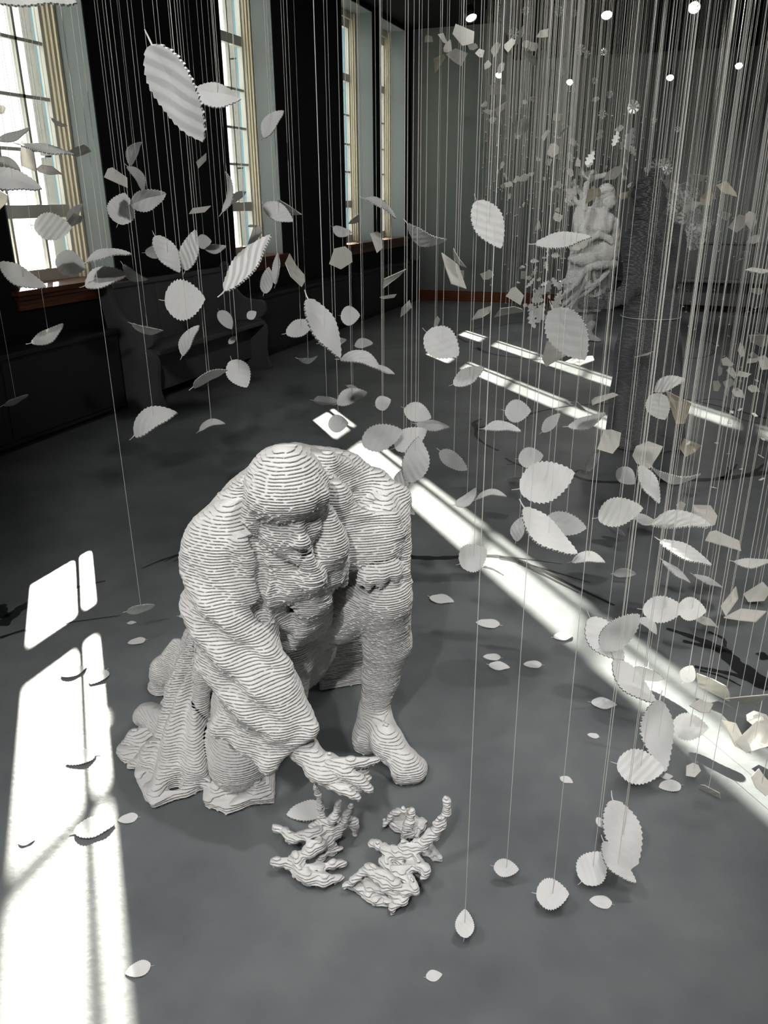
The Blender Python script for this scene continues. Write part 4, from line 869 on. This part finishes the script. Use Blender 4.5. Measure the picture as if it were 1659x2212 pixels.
for r in ((249, 381, 62, .5, -25), (435, 351, 40, .6, 50), (158, 478, 55, .4, 10), (60, 343, 62, .6, -75), (102, 367, 62, .3, -10), (175, 326, 48, .4, 10), (6, 432, 70, .35, 80), (4, 236, 25, .6, 40), (382, 545, 30, .5, -30, .06), (427, 456, 55, .4, 12), (551, 509, 55, .35, 45), (627, 452, 58, .25, -32), (547, 489, 35, .15, -5),
          (638, 587, 78, .3, -62, .16), (766, 476, 52, .22, 33), (741, 557, 58, .8, 0, .15), (814, 518, 52, .5, -70), (845, 605, 70, .35, 38, .17), (839, 641, 45, .15, 5), (878, 665, 40, .5, 60), (1392, 977, 75, .75, 15, .15), (1318, 952, 62, .7, 60), (1470, 1097, 32, .7, 0), (1524, 1118, 66, .7, -60), (1558, 1165, 90, .35, -8, .16), (1577, 1306, 74, .55, 75), (1635, 1283, 62, .7, 0), (1616, 1329, 84, .4, 20, .15), (1522, 1341, 58, .3, -10),
          (1543, 1486, 92, .3, -22, .16), (1516, 1531, 82, .3, 15), (1499, 1663, 38, .75, 30, .07), (1530, 1707, 58, .28, -10, .10), (1583, 1584, 95, .5, -45, .17), (1630, 1596, 95, .6, 20, .16), (1622, 1509, 85, .2, 22), (1638, 1553, 70, .5, -10), (1646, 1692, 60, .5, -50), (1190, 764, 85, .6, -45, .16), (1258, 778, 70, .25, 10), (1300, 861, 70, .2, 25), (1246, 876, 45, .4, -25),
          (943, 697, 34, .3, 65), (982, 592, 90, .4, -55, .18), (988, 554, 56, .15, -62), (1053, 594, 32, .55, 12), (1043, 680, 84, .18, 35, .18), (1105, 672, 70, .2, 5, .17), (1112, 637, 46, .75, -30), (1386, 768, 48, .1, 17), (1640, 735, 55, .5, -35), (1567, 466, 30, .7, 0), (1622, 474, 52, .45, -75), (1597, 482, 45, .6, 40), (1628, 521, 48, .35, 35), (1612, 546, 25, .4, 0), (1595, 564, 30, .15, 25), (1632, 585, 60, .3, -5), (1635, 629, 34, .4, -25),
          (1510, 383, 40, .4, -3), (1490, 447, 50, .4, 25), (1443, 397, 32, .5, -15), (1386, 496, 28, .4, 15), (1328, 373, 48, .45, 30),
          (925, 84, 22, .8, 0), (955, 82, 32, .6, -45), (1000, 76, 62, .6, -60, .2), (990, 122, 46, .8, 0), (965, 102, 30, .6, 50), (1022, 101, 25, .45, 0), (1037, 118, 34, .45, 8), (1072, 104, 32, .5, 55), (1100, 98, 34, .6, 50), (1121, 84, 48, .3, 65), (1146, 126, 44, .35, -60), (1175, 72, 30, .7, 30), (1136, 94, 25, .6, 0), (1152, 101, 25, .7, -30), (1055, 142, 32, .4, 65), (1083, 145, 28, .5, 60), (1072, 193, 45, .65, 0), (1080, 238, 36, .7, 50), (1046, 226, 17, .7, 0), (1055, 241, 22, .5, 0), (1063, 258, 20, .7, 0), (1127, 274, 36, .9, 0), (1150, 214, 24, .35, -8), (1197, 325, 30, .9, 0), (1177, 293, 28, .4, 60), (1216, 285, 38, .25, 50),
          (1130, 385, 30, .5, 0), (1247, 535, 24, .6, 20), (1160, 490, 24, .45, 60), (1205, 470, 24, .7, -40), (1205, 455, 16, .6, 20)):
    B(*r)
for i, (x, y) in enumerate(((1350, 1345), (1425, 1345), (1490, 1365), (1330, 1437), (1395, 1463), (1465, 1475), (1410, 1418), (1402, 1290), (1490, 1213), (1566, 1240), (1555, 1278), (1635, 1288), (1628, 1463), (1562, 1450))):
    B(1100 + x / 2.968, 350 + y / 2.968, 26 + 5 * (i % 3), .35 + .15 * (i % 4), (i * 47) % 180 - 90, .08)
for r in ((1486, 970, 52, .75, 10), (1468, 888, 85, .55, -70, .16), (1393, 466, 30, .7, -40), (1349, 422, 46, .3, 5), (1283, 418, 45, .6, 35), (1565, 409, 60, .3, -15), (1528, 430, 52, .5, 55), (950, 131, 42, .5, 50)):
    C(*r)
for r in ((1330, 300, 30, .5, 75), (1360, 300, 44, .5, 80), (1348, 310, 26, .6, 50), (1366, 325, 24, .6, -50), (1275, 342, 30, .6, 60), (1232, 340, 22, .5, -60), (1258, 375, 18, .8, 0), (1270, 378, 22, .7, 60), (1232, 428, 26, .6, 30), (1235, 440, 18, .6, 0),
          (1166, 631, 30, .7, 40), (1182, 622, 30, .5, 60), (1200, 611, 26, .5, -50), (1213, 613, 28, .4, 60), (1161, 648, 26, .8, 0), (1151, 670, 30, .7, -60), (1150, 690, 38, .5, -75), (1168, 668, 30, .7, 60), (1167, 682, 32, .6, 70), (1180, 690, 28, .5, -50), (1203, 654, 36, .6, 55), (1207, 640, 26, .5, 70), (1145, 612, 26, .3, 50), (1155, 586, 22, .4, 60), (1180, 575, 20, .5, -70), (1200, 552, 18, .7, 0), (1236, 535, 16, .8, 0), (1155, 564, 18, .6, 0), (1178, 612, 20, .5, 30)):
    hang('oak', *r)
for r in ((1455, 445, 30, .9, 20), (1470, 425, 26, .9, 0), (1440, 430, 24, .8, 60), (1475, 408, 34, .8, 30), (1460, 408, 22, .8, 0), (1492, 505, 32, .9, 10), (1508, 482, 36, .9, 50), (1480, 470, 30, .8, 80), (1520, 495, 30, .8, 0), (1530, 478, 26, .8, -30), (1500, 462, 26, .9, 0), (1455, 470, 24, .9, 40), (1510, 512, 30, .7, 15), (1478, 530, 30, .9, 60), (1500, 527, 26, .9, 0), (1442, 365, 22, .9, 0), (1434, 355, 24, .9, 30), (1418, 358, 26, .9, 0), (1495, 420, 30, .9, 0), (1484, 440, 28, .8, 20),
          (1135, 23, 16, .9, 60), (1208, 24, 18, .9, 0), (1240, 29, 14, .9, 0), (1111, 72, 20, .9, 0), (1254, 107, 20, .9, 0), (1268, 117, 14, .9, 0), (1304, 112, 14, .9, 0), (1212, 157, 14, .9, 0), (1284, 174, 12, .9, 0), (1236, 192, 18, .8, 80), (1317, 204, 14, .9, 0), (1301, 247, 18, .9, 0), (1368, 231, 26, .9, 0), (1413, 260, 12, .9, 0), (1464, 279, 12, .9, 0)):
    hang('cup', *r)
rnd = random.Random(11)
for k in range(60):                                   # the small far bits around the branch arm
    while True:
        x, y = rnd.gauss(1215, 95), rnd.gauss(370, 75)
        if 1040 < x < 1400 and 200 < y < 560: break
    B(x, y, rnd.uniform(9, 22), rnd.uniform(.2, .9), rnd.uniform(-90, 90), .10, None, 'far')
for k in range(26):
    B(rnd.uniform(1110, 1215), rnd.uniform(540, 700), rnd.uniform(7, 13), rnd.uniform(.3, .9), rnd.uniform(-90, 90), .07, None, 'low')
REG = [   # x0, y0, x1, y1, place
 (-60, -60, 215, 345, 'before the upper nearest window'), (-60, 345, 215, 530, 'before the middle of the nearest window'), (-60, 530, 215, 900, 'at the left, below the nearest window sill'),
 (215, -60, 470, 420, 'high on black wall beside the nearest window'), (215, 420, 345, 530, 'low against the black wall beside the nearest window'), (215, 530, 345, 760, 'over the near end of the pew'), (345, 420, 475, 600, 'above the middle of the pew'), (345, 600, 530, 760, 'in front of the pew back'), (215, 760, 560, 1000, 'low in front of the pew'),
 (470, -60, 660, 480, 'before the second window'), (475, 480, 660, 640, 'below the second window'), (530, 640, 690, 800, 'beyond the far end of the pew'), (690, 640, 850, 820, 'over the dark floor beyond the pew'), (660, 380, 860, 650, 'before the third window'), (670, 820, 860, 935, 'behind the kneeling head, high'), (780, 860, 960, 1115, 'just beyond the kneeling shoulder'),
 (860, 440, 1010, 680, 'before the back corner of the room'), (860, 680, 1080, 860, 'over the far sun stripe near centre'), (960, 860, 1115, 1110, 'above the sun stripe right of the kneeling figure'), (960, 1110, 1300, 1260, 'over the wide sun stripe'), (1100, 940, 1300, 1115, 'above the painted branch at centre right'), (1300, 1060, 1420, 1260, 'right of centre over the painted branch'), (1300, 900, 1420, 1060, 'at the hem of the mesh skirt'), (1420, 900, 1659, 1110, 'right of the mesh skirt hem'), (1420, 1110, 1700, 1275, 'at mid height near the right edge'), (1380, 1275, 1700, 1370, 'over the sun stripe near the right edge'), (1250, 1300, 1500, 1470, 'over the lower end of the sun stripe'), (1300, 1430, 1480, 1700, 'low at the right beyond the sun stripe'), (1480, 1430, 1700, 1730, 'at the lower right edge'), (1240, 1730, 1400, 1920, 'low over the floor at lower right'), (960, 1820, 1240, 2040, 'near the floor at lower centre'),
 (1080, 820, 1340, 945, 'left of the mesh skirt'), (1380, 740, 1500, 945, 'in front of the mesh skirt'), (1140, 690, 1340, 820, 'before the feet of the pregnant figure'), (1500, 690, 1700, 880, 'at far right in a tight cluster'), (1540, 540, 1700, 690, 'before the grey pew at the right edge'), (1540, 400, 1700, 540, 'at the right edge above the grey pew'), (1420, 340, 1545, 560, 'beside the head of the mesh woman'), (1340, 340, 1420, 780, 'against the mesh woman'), (1010, 420, 1120, 720, 'before the back wall left of the pregnant figure'), (1120, 540, 1230, 720, 'beside the roots of the pregnant figure'), (1120, 340, 1340, 545, 'around the branch arm of the pregnant figure'), (900, -60, 1045, 150, 'high before the back corner'), (1045, -60, 1290, 160, 'high among the threads at centre'), (1000, 160, 1140, 345, 'before the back wall above the centre'), (1140, 160, 1700, 345, 'among the threads above the standing figures'), (215, 1280, 420, 1340, 'just above the floor left of the kneeling man'),
]
ORD = ['first', 'second', 'third', 'fourth', 'fifth', 'sixth', 'seventh', 'eighth', 'ninth', 'tenth', 'eleventh', 'twelfth', '13th', '14th', '15th', '16th', '17th', '18th', '19th', '20th']
KINDS = {'leaf': ('hanging_leaf', 'serrated leaf', 'leaf'), 'shard': ('paper_shard', 'white paper shard', 'paper shard'), 'cream': ('paper_shard', 'cream paper shard', 'paper shard'), 'oak': ('lobed_leaf', 'lobed white leaf', 'leaf'), 'cup': ('mesh_flower', 'open mesh flower', 'flower')}
GRP = {'leaf': 'serrated board leaves hanging on threads', 'shard': 'paper shards hanging on threads', 'cream': 'paper shards hanging on threads', 'oak': 'lobed leaves hanging on threads', 'cup': 'mesh flowers hanging on threads'}
DEF = {'leaf': .13, 'shard': .12, 'cream': .13, 'oak': .13, 'cup': .10}
by_reg = {}
for it in ITEMS:
    it['reg'] = next((i for i, r in enumerate(REG) if r[0] <= it['x'] < r[2] and r[1] <= it['y'] < r[3]), -1)
    if not it['extra']: by_reg.setdefault((it['reg'], KINDS[it['kind']][1]), []).append(it)
for key, lst in by_reg.items():
    lst.sort(key=lambda i: i['x'])
    for k, it in enumerate(lst): it['ord'] = (k, len(lst))
def label_for(it):
    place = REG[it['reg']][4] if it['reg'] >= 0 else 'among the hanging threads'; noun = KINDS[it['kind']][1]
    if it['extra'] == 'far':
        v_ = 'above' if it['y'] < 340 else 'level with' if it['y'] < 420 else 'below'; h_ = 'well left of' if it['x'] < 1150 else 'left of' if it['x'] < 1225 else 'close to' if it['x'] < 1300 else 'right of'
        return 'tiny white paper bit hanging far back, %s and %s the branch arm' % (v_, h_)
    if it['extra'] == 'low': return 'tiny white paper bit hanging %s beside the roots of the pregnant figure' % ('high' if it['y'] < 600 else 'at mid height' if it['y'] < 650 else 'low')
    pose = ''
    if it['kind'] in ('leaf', 'shard', 'cream'):
        pose = 'thin edge-on ' if it['q'] < .23 else 'broad ' if it['q'] > .68 else 'tilted '
        if it['ln'] > 105 and it['kind'] == 'leaf': pose = 'large ' + pose
    k, n = it['ord']
    pose = pose.replace('edge-on ', '') if len((pose + noun + ' ' + place).split()) > 13 else pose
    return '%s%s %s%s' % (pose, noun, place, '' if n == 1 else ', %s from left' % ORD[k])
PLACED = []
SUNLIT = {(1460, 1030), (1482, 1195), (1495, 1316), (535, 567), (576, 605), (289, 329), (1403, 1047), (1092, 30), (1258, 778), (1616, 1329), (332, 906)}
def in_sun(c, pad=.07):
    t = (c.x - XG) / .653; y0 = c.y + t * .757; z0 = c.z + t * .388
    return 1.0 < z0 < 3.65 and any(b - .68 - pad < y0 < b - .12 + pad for a, b in WIN)
for i, it in enumerate(ITEMS):
    kd = it['kind']; size = it['size'] or DEF[kd]; dep = F_PX * size / it['ln']
    dep = max(1.15, min(dep, 9.5)); size = dep * it['ln'] / F_PX
    c = at(it['x'], it['y'], dep)
    if c.x < -3.6:
        k_ = -3.6 / c.x; c = Vector((0, 0, EYE)) + (c - Vector((0, 0, EYE))) * k_; size *= k_; dep *= k_
    for _ in range(10):                              # hang clear of the neighbours
        if all((c - c2).length > .40 * (size + s2) for c2, s2 in PLACED): break
        k_ = 1.035; c = Vector((0, 0, EYE)) + (c - Vector((0, 0, EYE))) * k_; size *= k_; dep *= k_
    want = (it['x'], it['y']) in SUNLIT
    if in_sun(c) != want:                            # leaves catch or miss the sunbeams as they hang nearer or farther
        for step in range(1, 16):
            hit = None
            for sg in (1, -1):
                k_ = 1 + sg * step * .025; c2 = Vector((0, 0, EYE)) + (c - Vector((0, 0, EYE))) * k_
                if in_sun(c2) == want and c2.z > .06 and -3.7 < c2.x and c2.y < 12.2: hit = (k_, c2); break
            if hit: size *= hit[0]; c = hit[1]; break
    zmin = .05
    if c.z < zmin:
        d_ = c - Vector((0, 0, EYE)); k_ = (zmin - EYE) / d_.z; c = Vector((0, 0, EYE)) + d_ * k_; size *= k_
    if c.y > 12.2: 
        d_ = c - Vector((0, 0, EYE)); k_ = 12.2 / c.y; c = Vector((0, 0, EYE)) + d_ * k_; size *= k_
    PLACED.append((c.copy(), size)); flip = 1 if (i * 7) % 3 else -1
    m, b, nn, w_ = frame_for(c, it['phi'], it['q'], {'leaf': .66, 'shard': .7, 'cream': .7, 'oak': .7, 'cup': .9}[kd], flip)
    name, noun, cat = KINDS[kd]
    e = tag(empty(name, c), label_for(it), cat, GRP[kd])
    ms = {'leaf': LEAVES, 'shard': SHARDS, 'cream': CREAMS, 'oak': OAKS, 'cup': CUPS}[kd]
    me = ms[it['var'] if it['var'] is not None else i % min(8, len(ms))]
    if (it['x'], it['y']) in RIDGED: me = LEAVES[9 if it['var'] == 2 else 8]
    o = link({'leaf': 'blade', 'oak': 'blade', 'cup': 'cup'}.get(kd, 'plate'), me, e)
    R_ = Matrix.Identity(3); R_.col[0] = m; R_.col[1] = b; R_.col[2] = nn
    o.rotation_euler = R_.to_euler(); o.scale = (size, size * w_ / (1.0 if kd in ('leaf',) else .85), size * (1 if kd != 'cup' else .9))
    if kd == 'leaf': link('leaf_stem', STEMS[o.data.name], o)
    t = link('thread', TH, e); r_ = .0007 if dep < 3.2 else .0009 if dep < 5.5 else .0013; t.scale = (r_, r_, ZC - c.z)
# fallen leaves on the floor
FALL = [(955, 1297, 52, -12, 'fallen serrated leaf on the floor right of the kneeling figure, nearest his knee'), (1053, 1349, 52, -8, 'fallen leaf lying alone on grey floor below the sun stripe, right of the shin'), (1216, 1377, 40, 5, 'fallen leaf lying at the edge of the wide sun stripe'), (1062, 1421, 38, -5, 'upper of two overlapping fallen leaves right of the shin'), (1079, 1441, 46, -8, 'lower of two overlapping fallen leaves right of the shin'), (1150, 1437, 40, -3, 'fallen leaf just right of the overlapping pair'), (1305, 1522, 56, -5, 'fallen leaf on the floor below the dark hanging leaves at right'), (1281, 1590, 26, -15, 'tiny fallen leaf on open floor at right'), (1224, 1686, 30, -25, 'small fallen leaf crossed by a thread at lower right'), (1446, 1700, 48, 5, 'larger of two touching fallen leaves at lower right'), (1440, 1678, 28, 0, 'smaller of two touching fallen leaves at lower right'), (1297, 1950, 50, -12, 'fallen leaf at lower right beneath the hanging cluster'), (938, 2109, 36, 10, 'fallen leaf at the bottom of the picture near the middle'), (298, 2096, 58, 15, 'fallen leaf at the lower left beside the sun patch'), (404, 1331, 34, 5, 'fallen leaf behind the back of the kneeling man'), (295, 1387, 40, 10, 'ridged fallen leaf on the floor left of the robe'), (285, 1346, 20, 5, 'tiny fallen leaf left of the kneeling figure'), (212, 1465, 46, 40, 'fallen leaf half in shade at the right edge of the upper sun patch'), (160, 1452, 60, 20, 'fallen leaf lit by the upper sun patch'), (175, 1640, 70, 20, 'fallen leaf in the middle of the long sun patch'), (205, 1790, 88, 8, 'largest fallen leaf, lying across the sun patch at lower left'), (276, 1770, 44, 8, 'fallen leaf touching the largest one, just outside the sun patch'), (58, 1818, 36, 10, 'small fallen leaf in the sun patch near the left edge'), (660, 1756, 84, 8, 'fallen leaf on the floor under the reaching hand')]
for k, (x, y, ln, phi, lab) in enumerate(FALL):
    a = math.radians(phi); dx, dy = ln / 2 * math.cos(a), -ln / 2 * math.sin(a)
    p0, p1 = on_z(x - dx, y - dy), on_z(x + dx, y + dy); L_ = (p1 - p0).length; c = on_z(x, y)
    e = tag(empty('fallen_leaf', (c.x, c.y, 0)), lab, 'leaf', 'fallen leaves lying on the floor')
    o = link('blade', LEAVES[0], e, (0, 0, .042 * L_)); d = p1 - p0
    o.rotation_euler = (0, 0, math.atan2(d.y, d.x) + (math.pi if k % 2 else 0)); o.scale = (L_, L_ * .72, L_ * 1.1)
    link('leaf_stem', STEMS[o.data.name], o)
# the rest of the threads, too many and too fine to pick apart
tb = MB(); rnd = random.Random(5)
def flake(p, s_):
    a = rnd.random() * 6.28; u = Vector((math.cos(a), math.sin(a), rnd.uniform(-.6, .6))) * s_; v = Vector((-math.sin(a), math.cos(a), rnd.uniform(-.6, .6))) * s_ * .7
    n = u.cross(v).normalized() * .0012; q = [p + u, p + v, p - u, p - v]
    tb.add([w_ + n for w_ in q] + [w_ - n for w_ in q], [(0, 1, 2, 3), (7, 6, 5, 4), (0, 4, 5, 1), (1, 5, 6, 2), (2, 6, 7, 3), (3, 7, 4, 0)])
def extra_thread(x, y, dep, r_):
    c = at(x, y, dep)
    if c.y > 12.2 or c.z < .3 or c.z > 3.6: return
    if any((c.x - q.x) ** 2 + (c.y - q.y) ** 2 < .25 for q in (pg_base, mw_base)): return
    V = [(c.x + r_ * math.cos(2.094 * k), c.y + r_ * math.sin(2.094 * k), z) for z in (c.z, ZC) for k in range(3)]
    tb.add(V, [(k, (k + 1) % 3, 3 + (k + 1) % 3, 3 + k) for k in range(3)]); flake(c, .012)
for k in range(300): extra_thread(rnd.uniform(1040, 1420), rnd.uniform(230, 470), rnd.uniform(8, 11.5), .0014)
for k in range(150):
    x = rnd.uniform(1420, 1690); extra_thread(x, rnd.uniform(330, 800), rnd.uniform(5.9 if x < 1500 else 4.2, 10), .0011)
for k in range(60): extra_thread(rnd.uniform(1050, 1400), rnd.uniform(440, 680), rnd.uniform(6.5, 9.0), .0010)
for k in range(40): extra_thread(rnd.uniform(1480, 1690), rnd.uniform(800, 1250), rnd.uniform(2.8, 4.5), .0007)
o = tb.obj('thread_curtain', M_THREAD)
tag(o, 'dense curtain of fine white threads hanging behind and around the standing figures', 'threads', kind='stuff')
